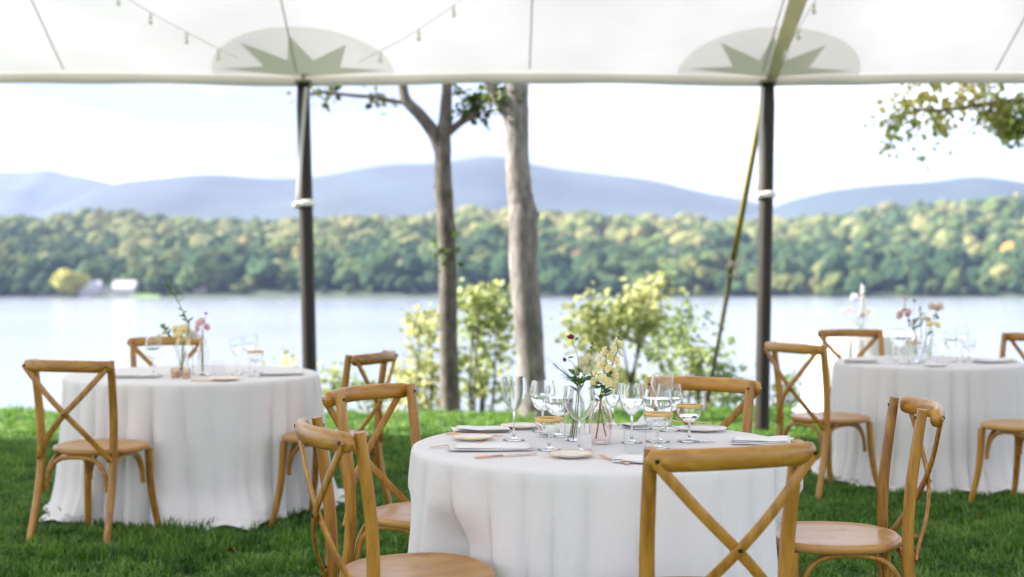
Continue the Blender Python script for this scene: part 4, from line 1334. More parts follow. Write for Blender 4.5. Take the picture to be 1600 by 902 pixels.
def goblet(label, pos, h, w, kind='wine', water=0.0, gold=False, group='glasses on the tables'):
    h *= 1.035; w *= 1.035
    t = empty('wine_glass' if kind != 'coupe' else 'coupe_glass', pos)
    foot, bowl, b0 = goblet_profile(h, w, kind)
    # refine the bowl curve
    pts = catmull([Vector((r_, 0, z)) for r_, z in bowl], 4)
    bowl_f = [(p.x, p.z) for p in pts]
    outer = foot + bowl_f
    wall = 0.0013
    inner = [(max(0.0008, r_ - wall), z) for r_, z in bowl_f]
    inner[0] = (0.0008, bowl_f[0][1] + 0.004)
    MB().lathe(outer + inner[::-1], 32).build('bowl', M['glass'], t, True, 60)
    if water > 0:
        zt = b0 + (h - b0) * water
        wp = [(max(0.0008, r_ - wall - 0.0004), z) for r_, z in bowl_f[1:] if b0 + 0.006 < z < zt]
        rt_ = np.interp(zt, [z for _, z in bowl_f], [r_ for r_, _ in bowl_f]) - wall - 0.0004
        prof = [(0.0008, b0 + 0.0055)] + wp + [(rt_, zt), (0.0008, zt)]
        MB().lathe(prof, 32).build('water', M['water'], t, True, 60)
    if gold:
        zc = h - 0.0105
        r1 = np.interp(zc, [z for _, z in bowl_f], [r_ for r_, _ in bowl_f])
        rr = w / 2 * (1.0 if kind == 'coupe' else 0.93)
        MB().lathe([(r1 + 0.0003, zc), (rr + 0.0004, h - 0.0005), (rr + 0.0002, h + 0.0006), (rr - 0.0018, h + 0.0006), (rr - 0.0019, h - 0.001), (r1 - 0.0018, zc)], 32, (0, 0, 0), True).build('gold_rim', M['gold'], t)
    tag(t, label, 'glass', group)
    return t
goblet('tall empty wine glass standing leftmost on the nearest table', on_table(803, 688), 0.208, 0.086, 'wine')
goblet('wine glass with water just behind the leftmost tall glass', on_table(848, 674), 0.176, 0.088, 'round', 0.55)
goblet('round water glass between the leftmost glasses and the clear vase', on_table(872, 682), 0.170, 0.092, 'round', 0.62)
goblet('large wine glass standing in front of the clear bud vase', on_table(905, 706), 0.203, 0.098, 'wine')
goblet('small slim glass right behind the pink vase', on_table(957, 664), 0.150, 0.060, 'flute', 0.5)
goblet('wine glass just right of the pink vase, with water', on_table(987, 692), 0.192, 0.083, 'wine', 0.5)
goblet('round water glass above the gold-banded coupe right of centre', on_table(1028, 690), 0.172, 0.096, 'round', 0.7)
goblet('wine glass farthest back in the right cluster of glasses', on_table(1035, 667), 0.184, 0.084, 'wine')
goblet('round water glass at the right of the right glass cluster', on_table(1046, 673), 0.162, 0.090, 'round', 0.5)
goblet('low coupe with a thick gold rim at the left of the table', on_table(858, 703), 0.100, 0.090, 'coupe', 0.0, True)
goblet('coupe with a gold rim in front of the right water glasses', on_table(1028, 701), 0.113, 0.092, 'coupe', 0.5, True)
goblet('gold-rimmed coupe standing alone at the right of the table', on_table(1077, 690), 0.121, 0.086, 'coupe', 0.45, True)

def cylinder_glass(name, label, pos, h, w, mat, cat, base=0.003, group=None):
    r = w / 2
    prof = [(0.0008, 0), (r * 0.94, 0), (r * 0.97, 0.002), (r, h * 0.5), (r, h - 0.001), (r - 0.0008, h), (r - 0.0009, h - 0.001), (r - 0.0009, base + 0.002), (r * 0.9, base), (0.0008, base)]
    t = empty(name, pos)
    MB().lathe(prof, 32).build('body', mat, t, True, 60)
    tag(t, label, cat, group)
    return t
M['wax'] = simple('candle_wax', (0.85, 0.82, 0.74), 0.5, **{'Subsurface Weight': 0.0})
def votive(label, pos, h=0.05, w=0.048, mat=None):
    t = cylinder_glass('votive_holder', label, pos, h, w, mat or M['frost'], 'candle')
    MB().lathe([(0.0008, 0.008), (w / 2 - 0.004, 0.008), (w / 2 - 0.004, h * 0.72), (0.0008, h * 0.70)], 20).build('candle', M['wax'], t, True, 40)
    return t
votive('white candle votive in front of the pink vase', on_table(913, 701), 0.048, 0.048)
cylinder_glass('tumbler', 'clear straight tumbler in front of the right wine glass', on_table(992, 707), 0.080, 0.072, M['thin_glass'], 'glass')

# vases
def bottle_vase(name, label, pos, prof, mat, cat='vase'):
    t = empty(name, pos)
    pts = catmull([Vector((r_, 0, z)) for r_, z in prof], 4)
    o = [(p.x, p.z) for p in pts]
    inn = [(max(0.0008, r_ - 0.0022), max(z, 0.006)) for r_, z in o[1:]]
    MB().lathe([(0.0008, 0)] + o + inn[::-1] + [(0.0008, 0.006)], 32).build('body', mat, t, True, 60)
    tag(t, label, cat)
    return t
pv = on_table(938, 693)
bottle_vase('bud_vase', 'pink glass bottle vase holding yellow flowers', pv,
    [(0.026, 0), (0.034, 0.008), (0.038, 0.03), (0.0385, 0.085), (0.034, 0.105), (0.020, 0.128), (0.0165, 0.136), (0.0165, 0.146)], M['pink_glass'])
cv = on_table(898, 688)
bottle_vase('bud_vase', 'clear glass bottle vase holding purple blooms, behind the large wine glass', cv,
    [(0.030, 0), (0.035, 0.006), (0.036, 0.06), (0.036, 0.12), (0.030, 0.145), (0.022, 0.160), (0.021, 0.178)], M['glass'])

# flowers
def petal_disc(rad, n, cup, ruff, seed, rows=1):
    r = random.Random(seed)
    mb = MB()
    for row in range(rows):
        rr = rad * (1 - 0.30 * row)
        for k in range(n):
            a_ = 2 * math.pi * (k + 0.5 * row) / n + r.uniform(-.15, .15)
            ca, sa = math.cos(a_), math.sin(a_)
            w = rr * 1.35 * math.sin(math.pi / n) * 1.2
            L = rr * r.uniform(0.85, 1.1)
            tilt = cup + 0.35 * row + r.uniform(-.15, .15)
            V = []
            for (u, wd) in ((0.08, 0.3), (0.45, 1.0), (0.8, 1.05), (1.0, 0.55)):
                rad_ = u * L * math.cos(tilt * (0.6 + 0.4 * u))
                z = u * L * math.sin(tilt * (0.6 + 0.4 * u)) + 0.002 * row
                for sd in (-1, 0, 1):
                    x = rad_; y = sd * wd * w * 0.5
                    zz = z + ruff * r.uniform(-1, 1) * L * u + (abs(sd) * 0.10 * L)
                    V.append((x * ca - y * sa, x * sa + y * ca, zz))
            F = []
            for i in range(3):
                for j in range(2):
                    q = i * 3 + j
                    F.append((q, q + 1, q + 4, q + 3))
            mb.add(V, F)
    return mb
BL = {}
def blossom_mesh(key, rad, n, cup, ruff, seed, mat, rows=1, eye=True):
    mb = petal_disc(rad, n, cup, ruff, seed, rows)
    nf = len(mb.f)
    if eye:
        mb.lathe([(0.0002, 0.001), (rad * 0.16, 0.002), (rad * 0.10, rad * 0.18), (0.0002, rad * 0.22)], 8)
    me = mb.mesh(key)
    me.materials.append(mat); me.materials.append(M['pollen'])
    mi = np.zeros(len(me.polygons), np.int32); mi[nf:] = 1
    me.polygons.foreach_set('material_index', mi)
    BL[key] = me
for i in range(3):
    blossom_mesh('yellow%d' % i, 0.0135, 5, 0.45, 0.16, 500 + i, M['petal_yellow'], 2)
    blossom_mesh('cream%d' % i, 0.0125, 5, 0.5, 0.16, 510 + i, M['petal_cream'], 2)
    blossom_mesh('white%d' % i, 0.014, 5, 0.45, 0.15, 520 + i, M['petal_white'], 2, False)
    blossom_mesh('pink%d' % i, 0.022, 7, 0.7, 0.12, 530 + i, M['petal_pink'], 3, False)
    blossom_mesh('peach%d' % i, 0.024, 8, 0.55, 0.12, 540 + i, M['petal_peach'], 3, True)
    blossom_mesh('purple%d' % i, 0.0115, 9, 0.75, 0.12, 550 + i, M['petal_purple'], 3, False)
    blossom_mesh('bigyellow%d' % i, 0.026, 9, 0.5, 0.14, 560 + i, M['petal_yellow'], 3, True)
bud_me = MB().lathe([(0.0003, 0), (0.0028, 0.002), (0.0036, 0.006), (0.0022, 0.011), (0.0003, 0.013)], 8).mesh('bud'); bud_me.materials.append(M['stem'])
lf = MB()
LV = []
for u, w in ((0, 0.0015), (0.25, 0.006), (0.55, 0.0075), (0.8, 0.005), (1.0, 0.0006)):
    for sd in (-1, 0, 1): LV.append((sd * w, 0.042 * u, 0.006 * math.sin(u * 2.6) + abs(sd) * 0.0022))
lf.add(LV, [(i * 3 + j, i * 3 + j + 1, i * 3 + j + 4, i * 3 + j + 3) for i in range(4) for j in range(2)])
leaf_me = lf.mesh('leaf'); leaf_me.materials.append(M['flower_leaf'])

def face_dir(d, spin=0.0):
    q = Vector(d).to_track_quat('Z', 'Y')
    return (q.to_matrix() @ Matrix.Rotation(spin, 3, 'Z')).to_euler()
def flower(name, label, cat, pts, r_stem, placed, scale_all=1.0):
    """pts: world points of the stem, first in the vase; placed: list of (mesh, world position, facing dir, scale, part name)"""
    root = Vector(pts[0])
    t = empty(name, root)
    c = catmull([Vector(p) - root for p in pts], 6)
    MB().tube(c, [r_stem * (1 - 0.45 * i / len(c)) for i in range(len(c))], 7).build('stem', M['stem'], t)
    for me, pos, d, sc, nm in placed:
        link(nm, me, t, Vector(pos) - root, face_dir(d, random.uniform(0, 6.28)), (sc, sc, sc))
    tag(t, label, cat)
    return t
def along(pts, u):
    c = catmull([Vector(p) for p in pts], 8)
    f = u * (len(c) - 1); i = min(int(f), len(c) - 2)
    return c[i].lerp(c[i + 1], f - i)
def spike(keys, pts, u0, u1, n, spread, sc0, sc1, rs, leaves=0, buds=0):
    out = []
    for k in range(n):
        u = u0 + (u1 - u0) * (k + rs.uniform(-.3, .3)) / max(1, n - 1)
        p = along(pts, min(1, max(0, u)))
        a_ = k * 2.4 + rs.uniform(-.4, .4)
        f = (k / max(1, n - 1))
        d = Vector((math.cos(a_), math.sin(a_), 0.25 + 0.5 * f)).normalized()
        sp = spread * (1 - 0.6 * f)
        out.append((BL[rs.choice(keys)], p + d * sp, d, sc0 + (sc1 - sc0) * f, 'blossom'))
    for k in range(buds):
        u = u1 + (1 - u1) * (k + 1) / buds
        p = along(pts, min(1, u)); a_ = k * 2.1
        d = Vector((math.cos(a_), math.sin(a_), 0.9)).normalized()
        out.append((bud_me, p + d * 0.003, d, rs.uniform(0.7, 1.2), 'bud'))
    for k in range(leaves):
        u = rs.uniform(0.35, u0 + 0.12)
        p = along(pts, u); a_ = rs.uniform(0, 6.28)
        me_d = Vector((math.cos(a_), math.sin(a_), rs.uniform(0.1, 0.8))).normalized()
        out.append((leaf_me, p, None, rs.uniform(0.6, 1.2), ('leaf', me_d)))
    return out
def fix_leaves(placed):
    res = []
    for me, p, d, s_, nm in placed:
        if isinstance(nm, tuple): res.append((me, p, nm[1], s_, 'leaf'))
        else: res.append((me, p, d, s_, nm))
    return res
# a leaf lies along its direction: rebuild the leaf mesh so that its length runs along +Z
leaf_me.transform(Matrix.Rotation(R(90), 4, 'X'))
rs = random.Random(11)
FY = pv.y
pp = lambda px, py, dy=0.0: P(px, py, FY + dy)
st1 = [pp(931, 686, -.006), pp(936, 655), pp(938, 628), pp(947, 600), pp(957, 570), pp(966, 540), pp(970, 514)]
flower('stock_stem', 'tall pale yellow flower spike in the pink vase', 'flower', st1, 0.0026,
    fix_leaves(spike(['yellow0', 'yellow1', 'yellow2'], st1, 0.46, 0.86, 20, 0.027, 1.4, 0.9, rs, 6, 9)))
st2 = [pp(947, 682, .004), pp(941, 655), pp(938, 628, -.002), pp(940, 605), pp(944, 580), pp(947, 560), pp(952, 545)]
flower('stock_stem', 'shorter yellow flower spike low in the pink vase', 'flower', st2, 0.0024,
    fix_leaves(spike(['yellow0', 'yellow1', 'yellow2'], st2, 0.50, 0.93, 15, 0.029, 1.4, 1.05, rs, 14, 3)))
FY = cv.y
st3 = [pp(896, 686), pp(902, 640), pp(905, 607), pp(914, 585), pp(922, 562), pp(927, 538)]
flower('snapdragon_stem', 'cream flower spike with green tip between purple and yellow blooms', 'flower', st3, 0.0022,
    fix_leaves(spike(['cream0', 'cream1', 'cream2'], st3, 0.58, 0.84, 14, 0.022, 1.3, 0.9, rs, 16, 9)))
st3b = [pp(892, 686), pp(899, 640), pp(902, 607), pp(904, 590), pp(908, 570)]
flower('spray_stem', 'small cream flower spray left of the cream spike', 'flower', st3b, 0.0018,
    fix_leaves(spike(['cream0', 'cream1', 'cream2'], st3b, 0.82, 1.0, 6, 0.012, 1.0, 0.9, rs, 7, 0)))
st4 = [pp(900, 684), pp(903, 640), pp(905, 606), pp(904, 585), pp(903, 560), pp(897, 540), pp(893, 532)]
flower('scabiosa', 'upper round purple bloom left of the yellow spikes', 'flower', st4, 0.0016,
    [(BL['purple0'], pp(893, 530), (-.3, -.5, .8), 1.5, 'blossom'), (BL['purple1'], pp(893, 531), (-.1, -.2, .9), 1.2, 'blossom'), (bud_me, pp(899, 532), (.5, 0, .5), 1.2, 'bud')])
st5 = [pp(890, 684), pp(898, 640), pp(903, 606), pp(901, 585), pp(897, 570), pp(889, 563), pp(886, 562)]
flower('scabiosa', 'lower small purple bloom beside a green leaf, left of the yellow spikes', 'flower', st5, 0.0015,
    [(BL['purple2'], pp(885, 561), (-.7, -.4, -.2), 1.05, 'blossom'), (leaf_me, pp(887, 560), (.9, -.2, .1), 0.55, 'leaf')])
# feathery frond to the left
fr = empty('fennel_frond', cv + Vector((-0.006, 0.01, 0.01)))
base = Vector(fr.location)
mb = MB()
main = [pp(894, 684, .01), pp(899, 640, .01), pp(902, 606, .01), pp(896, 595, .02), pp(884, 585, .03), pp(868, 572, .04)]
mb.tube(catmull([p - base for p in main], 6), [0.0015] * 30 + [0.0007], 5)
rr_ = random.Random(4)
for k in range(46):
    u = rr_.uniform(0.55, 1.0)
    p = along(main, u) - base
    d = Vector((rr_.uniform(-1, -0.2), rr_.uniform(-.4, .4), rr_.uniform(-.45, .75)))
    L = rr_.uniform(0.02, 0.055)
    q = p + d * L * 0.6 + Vector((0, 0, 0.006)); e = p + d * L
    mb.tube([p, q, e], [0.0006, 0.0005, 0.0003], 4, False)
mb.build('frond', M['fennel'], fr)
tag(fr, 'wispy grey-green frond at the left of the bouquet', 'foliage')

# plates
def plate(label, pos, d, rim=M['gold'], z=0.0):
    t = empty('side_plate', Vector(pos) + Vector((0, 0, z)))
    r = d / 2
    prof = [(0.0008, 0.0), (r * 0.55, 0.0), (r * 0.6, 0.002), (r * 0.97, 0.0095), (r, 0.0115), (r * 0.985, 0.0125), (r * 0.72, 0.0075), (r * 0.62, 0.005), (0.0008, 0.005)]
    MB().lathe(prof, 48).build('body', M['china'], t, True, 50)
    if rim: MB().lathe([(r * 0.93, 0.0116), (r * 1.003, 0.0135), (r * 1.004, 0.0112), (r * 0.99, 0.0100)], 48, (0, 0, 0), True).build('gilt_edge', rim, t)
    tag(t, label, 'plate')
plate('small gold-edged plate at the front of the nearest table', on_table(893, 714), 0.142)
plate('small gold-edged plate beside the napkins at the left of the table', on_table(738, 687), 0.145)
plate('pale plate at the right of the table behind the lone coupe', on_table(1098, 673), 0.175, None)
plate('gold-edged plate half hidden behind the leftmost glasses', on_table(814, 669), 0.150)

# cutlery
def knife(label, a_, b_, mat):
    a_, b_ = Vector(a_), Vector(b_)
    t = empty('table_knife', a_)
    d = b_ - a_; L = d.length; ang = math.atan2(d.y, d.x)
    t.rotation_euler = (0, 0, ang)
    mb = MB()
    mb.tube([(0, 0, 0.004), (0.01, 0, 0.0045), (L * 0.45, 0, 0.004)], [0.0045, 0.0065, 0.004], 10, True, [0.003, 0.0038, 0.003], up=(0, 0, 1))
    mb.build('handle', mat, t)
    V = []
    for u, w in ((0.44, 0.004), (0.5, 0.009), (0.75, 0.0105), (0.92, 0.009), (1.0, 0.001)):
        for sy, z in ((-1, 0.002), (1, 0.002), (1, 0.0036), (-1, 0.0036)): V.append((L * u, sy * w if sy > 0 else -0.004, z))
    F = [(i * 4 + k, i * 4 + (k + 1) % 4, i * 4 + 4 + (k + 1) % 4, i * 4 + 4 + k) for i in range(4) for k in range(4)]
    MB().add(V, F).build('blade', mat, t, False)
    tag(t, label, 'knife')
def fork(label, a_, b_, mat):
    """a_ handle end, b_ tine tips"""
    a_, b_ = Vector(a_), Vector(b_)
    d = b_ - a_; L = d.length
    t = empty('fork', a_); t.rotation_euler = (0, 0, math.atan2(d.y, d.x))
    MB().tube([(0, 0, 0.003), (0.012, 0, 0.0035), (L * 0.4, 0, 0.006), (L * 0.64, 0, 0.0045), (L * 0.70, 0, 0.004)], [0.005, 0.0072, 0.0035, 0.004, 0.0105], 10, True, [0.0014, 0.0018, 0.0016, 0.0015, 0.0012], up=(0, 0, 1)).build('handle', mat, t)
    for k in range(4):
        y = (k - 1.5) * 0.0056
        MB().tube([(L * 0.69, y, 0.004), (L * 0.8, y * 1.05, 0.003), (L * 0.92, y, 0.005), (L, y * 0.95, 0.009)], [0.0017, 0.0015, 0.0013, 0.0006], 6, True, 0.001, up=(0, 0, 1)).build('tine', mat, t)
    tag(t, label, 'fork')
def spoon(label, a_, b_, mat):
    a_, b_ = Vector(a_), Vector(b_)
    d = b_ - a_; L = d.length
    t = empty('spoon', a_); t.rotation_euler = (0, 0, math.atan2(d.y, d.x))
    MB().tube([(0, 0, 0.003), (0.01, 0, 0.0035), (L * 0.4, 0, 0.006), (L * 0.70, 0, 0.004)], [0.005, 0.007, 0.0035, 0.004], 10, True, 0.0015, up=(0, 0, 1)).build('handle', mat, t)
    V, F = [], []
    for i in range(7):
        for j in range(20):
            f = (i + 0.05) / 6.05; an = 2 * math.pi * j / 20
            V.append((L * 0.845 + L * 0.155 * f * math.cos(an), 0.019 * f * math.sin(an), 0.003 + 0.007 * f * f))
    for i in range(6):
        for j in range(20): F.append((i * 20 + j, i * 20 + (j + 1) % 20, (i + 1) * 20 + (j + 1) % 20, (i + 1) * 20 + j))
    F.append(tuple(range(20)))
    MB().add(V, F).build('bowl', mat, t)
    tag(t, label, 'spoon')
fork('rose gold fork pointing into the table right of the front plate', on_table(983, 727) , on_table(938, 714.5), M['rose_gold'])
knife('rose gold knife along the front edge of the table napkin', on_table(742, 717), on_table(838, 710), M['rose_gold'])
knife('rose gold knife beside the fanned napkin at the back left', on_table(698, 679), on_table(785, 682), M['rose_gold'])
fork('rose gold fork tip poking past the left napkin', on_table(672, 700), on_table(755, 694), M['rose_gold'])
knife('polished knife lying right of the coupe, reflecting blue sky', on_table(1058, 690), on_table(1118, 691.5), M['cutlery'])
spoon('polished spoon between the tumbler and the right water glasses', on_table(1052, 674), on_table(998, 674), M['cutlery'])
fork('rose gold fork leaning on the pale plate behind the coupe', on_table(1112, 668) + Vector((0, 0, 0.012)), on_table(1046, 664), M['rose_gold'])
spoon('steel spoon beside the foot of the leftmost wine glass', on_table(905, 676), on_table(842, 683), M['cutlery'])

# napkins: folded squares of linen, layered
def napkin(label, pos, L, W, ang, seed, layers=4, lift=0.0, tip=0.0):
    r = random.Random(seed)
    t = empty('napkin', Vector(pos) + Vector((0, 0, lift)), ang)
    z = 0.0012
    for k in range(layers):
        l_ = L * (1 - 0.03 * k); w_ = W * (1 - 0.06 * k * r.uniform(.5, 1.3))
        ox, oy = r.uniform(-.01, .01), r.uniform(-.006, .006)
        n_, m_ = 14, 9
        V, F = [], []
        sd = r.uniform(0, 9)
        for s_ in (0, 1):
            for i in range(n_ + 1):
                for j in range(m_ + 1):
                    u, v = i / n_, j / m_
                    zz = z + s_ * 0.0022 + 0.0022 * mnoise.noise(Vector((u * 3, v * 3, sd))) + 0.0022
                    zz += tip * (k + 1) / layers * max(0, u - 0.6) * 2.5 * (0.5 + v)
                    e = max(abs(u - .5), abs(v - .5)) * 2
                    zz += (-0.0009 if s_ else 0.0009) * smooth(0.85, 1.0, np.array(e))
                    V.append((ox + (u - .5) * l_ + 0.004 * mnoise.noise(Vector((v * 4, sd, 0))), oy + (v - .5) * w_ + 0.004 * mnoise.noise(Vector((u * 4, 0, sd))), float(zz)))
        q = (n_ + 1) * (m_ + 1)
        for i in range(n_):
            for j in range(m_):
                a_ = i * (m_ + 1) + j
                F.append((a_, a_ + 1, a_ + m_ + 2, a_ + m_ + 1)); F.append((q + a_, q + a_ + m_ + 1, q + a_ + m_ + 2, q + a_ + 1))
        for i in range(n_):
            for j in (0, m_):
                a_ = i * (m_ + 1) + j
                F.append((a_, a_ + m_ + 1, q + a_ + m_ + 1, q + a_))
        for j in range(m_):
            for i in (0, n_):
                a_ = i * (m_ + 1) + j
                F.append((a_, a_ + 1, q + a_ + 1, q + a_))
        MB().add(V, F).build('fold', M['napkin'], t)
        z += 0.0034
    tag(t, label, 'napkin')
napkin('white napkin with raised corner at the back left of the table', on_table(752, 674), 0.20, 0.14, 0.1 + math.pi, 71, 3, 0, 0.004)
napkin('white napkin laid flat along the left front of the table', on_table(766, 702), 0.27, 0.14, 0.06, 72, 3)
napkin('white napkin with a knife edge right of the fork at front', on_table(1006, 722), 0.17, 0.12, -0.35, 73, 3)
napkin('white napkin at the right rim of the table behind the closest chair', on_table(1190, 692), 0.20, 0.15, -0.2, 74, 4, 0, 0.004)
napkin('crumpled white napkin behind the right wine glass', on_table(1003, 668), 0.14, 0.11, 0.5, 75, 4, 0, 0.03)

# ------------------------------------------------------------------ settings on the other tables (out of focus)
def table_pt(px, Y):
    Y = 12.6 if Y > 12 else Y + 0.25
    return Vector(((px - 800) / F_PX * Y, Y, TZ))
# left table
goblet('wine glass at the left of the left table', table_pt(240, 7.5), 0.205, 0.085, 'round', 0.5)
goblet('wine glass with water right of the left table bouquet', table_pt(370, 7.55), 0.200, 0.075, 'wine', 0.55)
goblet('taller wine glass beside the coupe on the left table', table_pt(390, 7.75), 0.205, 0.085, 'wine', 0.5)
goblet('gold-rimmed coupe at the right of the left table', table_pt(399, 7.45), 0.130, 0.085, 'coupe', 0.4, True)
LYb = 7.80
lv1, lv2, lv3 = table_pt(284, 7.45), table_pt(317, 7.5), table_pt(300, 7.75)
bottle_vase('bud_vase', 'clear vase of pale yellow flowers on the left table', lv1, [(0.03, 0), (0.036, .006), (0.038, .06), (0.036, .10), (0.026, .125), (0.024, .14)], M['glass'])
bottle_vase('bud_vase', 'slim clear bottle with a pink rose on the left table', lv2, [(0.026, 0), (0.031, .006), (0.032, .06), (0.031, .14), (0.018, .17), (0.016, .20)], M['glass'])
M['amber'] = glass_mat('blush_glass', (0.99, 0.90, 0.84))
votive('blush votive in front of the left table vases', table_pt(275, 7.25), 0.055, 0.05, M['amber'])
votive('blush votive right of the yellow flowers on the left table', table_pt(291, 7.22), 0.055, 0.045, M['amber'])
cylinder_glass('tumbler', 'clear tumbler between bouquet and glasses on the left table', table_pt(341, 7.5), 0.08, 0.07, M['thin_glass'], 'glass')
rs = random.Random(31)
pp = lambda px, py, dy=0.0: P(px, py, LYb + dy)
s_ = [pp(284, 586), pp(284, 560), pp(284, 542), pp(283, 520)]
flower('garden_flower', 'cluster of pale yellow blooms on the left table', 'flower', s_, 0.003,
    [(BL['bigyellow%d' % (k % 3)], pp(283 + rs.uniform(-9, 9), 524 + rs.uniform(-11, 12), rs.uniform(-.03, .03)), (rs.uniform(-1, 1), rs.uniform(-1, 0), rs.uniform(0, 1)), rs.uniform(1.1, 1.6), 'blossom') for k in range(10)])
s_ = [pp(285, 580), pp(287, 540), pp(296, 515), pp(292, 500), pp(280, 475), pp(268, 452), pp(262, 440)]
flower('foliage_branch', 'tall arching green sprig rising from the left table bouquet', 'foliage', s_, 0.004,
    [(leaf_me, along(s_, u) , (rs.uniform(-1, 1), rs.uniform(-.6, .6), rs.uniform(0, 1)), rs.uniform(.6, 1.1), 'leaf') for u in np.linspace(0.42, 1, 26)])
s_ = [pp(317, 586), pp(317, 550), pp(316, 530), pp(316, 512)]
flower('rose', 'pink rose in the slim bottle on the left table', 'flower', s_, 0.003,
    [(BL['pink0'], pp(316, 508), (-.2, -.6, .7), 1.9, 'blossom'), (BL['pink1'], pp(312, 515), (-.6, -.6, .2), 1.3, 'blossom'), (BL['pink2'], pp(321, 513), (.6, -.6, .3), 1.3, 'blossom')])
s_ = [pp(315, 580), pp(316, 540), pp(318, 515), pp(322, 494)]
flower('scabiosa', 'tiny purple bloom above the pink rose on the left table', 'flower', s_, 0.002, [(BL['purple0'], pp(322, 492), (0, -.5, .8), 1.2, 'blossom')])
s_ = [pp(282, 580), pp(278, 545), pp(268, 528), pp(256, 515), pp(252, 512)]
flower('bud_spray', 'thin spray of dark buds left of the yellow blooms', 'flower', s_, 0.002,
    [(bud_me, along(s_, u), (rs.uniform(-1, 1), 0, 1), 1.8, 'bud') for u in np.linspace(.55, 1, 9)] + [(leaf_me, along(s_, u), (rs.uniform(-1, 1), 0, .6), 0.8, 'leaf') for u in np.linspace(.5, .9, 5)])
s_ = [pp(284, 580), pp(272, 540), pp(262, 526)]
flower('garden_flower', 'small cream bloom low at the left of the left bouquet', 'flower', s_, 0.002, [(BL['cream0'], pp(250, 528), (-.5, -.6, .5), 1.8, 'blossom'), (BL['cream1'], pp(258, 522), (-.2, -.6, .7), 1.6, 'blossom')])
s_ = [pp(302, 584, .1), pp(301, 550, .1), pp(300, 527, .1)]
flower('garden_flower', 'white bloom between yellow blooms and pink rose at left', 'flower', s_, 0.002, [(BL['white%d' % k], pp(300 + 5 * (k - 1), 521 + 3 * k, .1), (.2 * (k - 1), -.7, .6), 2.0, 'blossom') for k in range(3)])
plate('gold-edged plate at the front of the left table', table_pt(350, 7.15), 0.17)
napkin('white napkin at the left front of the left table', table_pt(215, 7.35), 0.24, 0.16, 0.0, 81, 4)
napkin('white napkin at the right side of the left table', table_pt(440, 7.5), 0.24, 0.16, 0.2, 82, 4)
knife('rose gold knife beside the left table plate', table_pt(330, 7.10) + Vector((-.1, -.02, 0)), table_pt(330, 7.10) + Vector((0.08, -.03, 0)), M['rose_gold'])

# right table
goblet('water glass at the left of the right table', table_pt(1405, 8.6), 0.20, 0.085, 'round', 0.55)
goblet('wine glass just left of the right table flowers', table_pt(1396, 8.85), 0.20, 0.08, 'wine', 0.4)
goblet('gold-rimmed coupe in front of the right table flowers', table_pt(1427, 8.45), 0.125, 0.092, 'coupe', 0.0, True)
goblet('water glass right of the yellow bloom on the right table', table_pt(1484, 8.6), 0.185, 0.085, 'round', 0.6)
goblet('taller wine glass behind the water glass on the right table', table_pt(1503, 8.8), 0.205, 0.085, 'wine', 0.5)
goblet('plain coupe at the far right of the right table', table_pt(1514, 8.55), 0.135, 0.085, 'coupe', 0.5)
rv1, rv2, rv3 = table_pt(1456, 8.4), table_pt(1432, 8.6), table_pt(1442, 8.75)
bottle_vase('bud_vase', 'clear vase with a yellow bloom on the right table', rv1, [(0.026, 0), (0.031, .006), (0.032, .06), (0.030, .10), (0.018, .13), (0.016, .15)], M['glass'])
bottle_vase('bud_vase', 'clear wide vase of pink blooms on the right table', rv2, [(0.032, 0), (0.038, .006), (0.040, .07), (0.038, .12), (0.030, .145), (0.028, .16)], M['glass'])
votive('white votive beside the vases on the right table', table_pt(1412, 8.35), 0.055, 0.05)
votive('white votive right of the yellow bloom on the right table', table_pt(1472, 8.3), 0.055, 0.05)
pp = lambda px, py, dy=0.0: P(px, py, 8.85 + dy)
s_ = [pp(1432, 555), pp(1430, 525), pp(1424, 505), pp(1416, 492)]
flower('garden_flower', 'cluster of dusty pink blooms on the right table', 'flower', s_, 0.003,
    [(BL['pink%d' % (k % 3)], pp(1415 + rs.uniform(-10, 12), 491 + rs.uniform(-6, 8), rs.uniform(-.03, .03)), (rs.uniform(-1, 1), -.7, rs.uniform(0, 1)), rs.uniform(1.0, 1.4), 'blossom') for k in range(6)]
    + [(leaf_me, pp(1424 + rs.uniform(-5, 6), 505 + rs.uniform(-4, 10)), (rs.uniform(-1, 1), -.4, .4), 1.0, 'leaf') for k in range(8)])
s_ = [pp(1432, 550), pp(1428, 520), pp(1418, 490), pp(1414, 473)]
flower('garden_flower', 'small pink bud standing above the dusty pink blooms', 'flower', s_, 0.0025, [(BL['pink1'], pp(1414, 470), (0, -.5, .8), 0.9, 'blossom'), (leaf_me, pp(1414, 478), (.2, -.5, .7), .8, 'leaf'), (leaf_me, pp(1414, 479), (-.4, -.5, .7), .8, 'leaf')])
s_ = [pp(1433, 550), pp(1430, 515), pp(1428, 490), pp(1428, 474)]
flower('scabiosa', 'small dark red bloom on the right table', 'flower', s_, 0.002, [(BL['purple1'], pp(1428, 472), (0, -.5, .8), 1.3, 'blossom')])
s_ = [pp(1442, 555), pp(1448, 525), pp(1460, 500), pp(1463, 486)]
flower('garden_flower', 'round peach bloom highest at the right of the right bouquet', 'flower', s_, 0.003, [(BL['peach%d' % k], pp(1462 + 5 * (k - 1), 481 + (k % 2) * 3), (.4 * (k - 1), -.7, .6), 1.45, 'blossom') for k in range(3)] + [(leaf_me, pp(1462, 490), (.3 * k, -.3, -.7), 1.0, 'leaf') for k in (-1, 0, 1)])
pp = lambda px, py, dy=0.0: P(px, py, 8.65 + dy)
s_ = [pp(1454, 558), pp(1455, 540), pp(1456, 520), pp(1457, 513)]
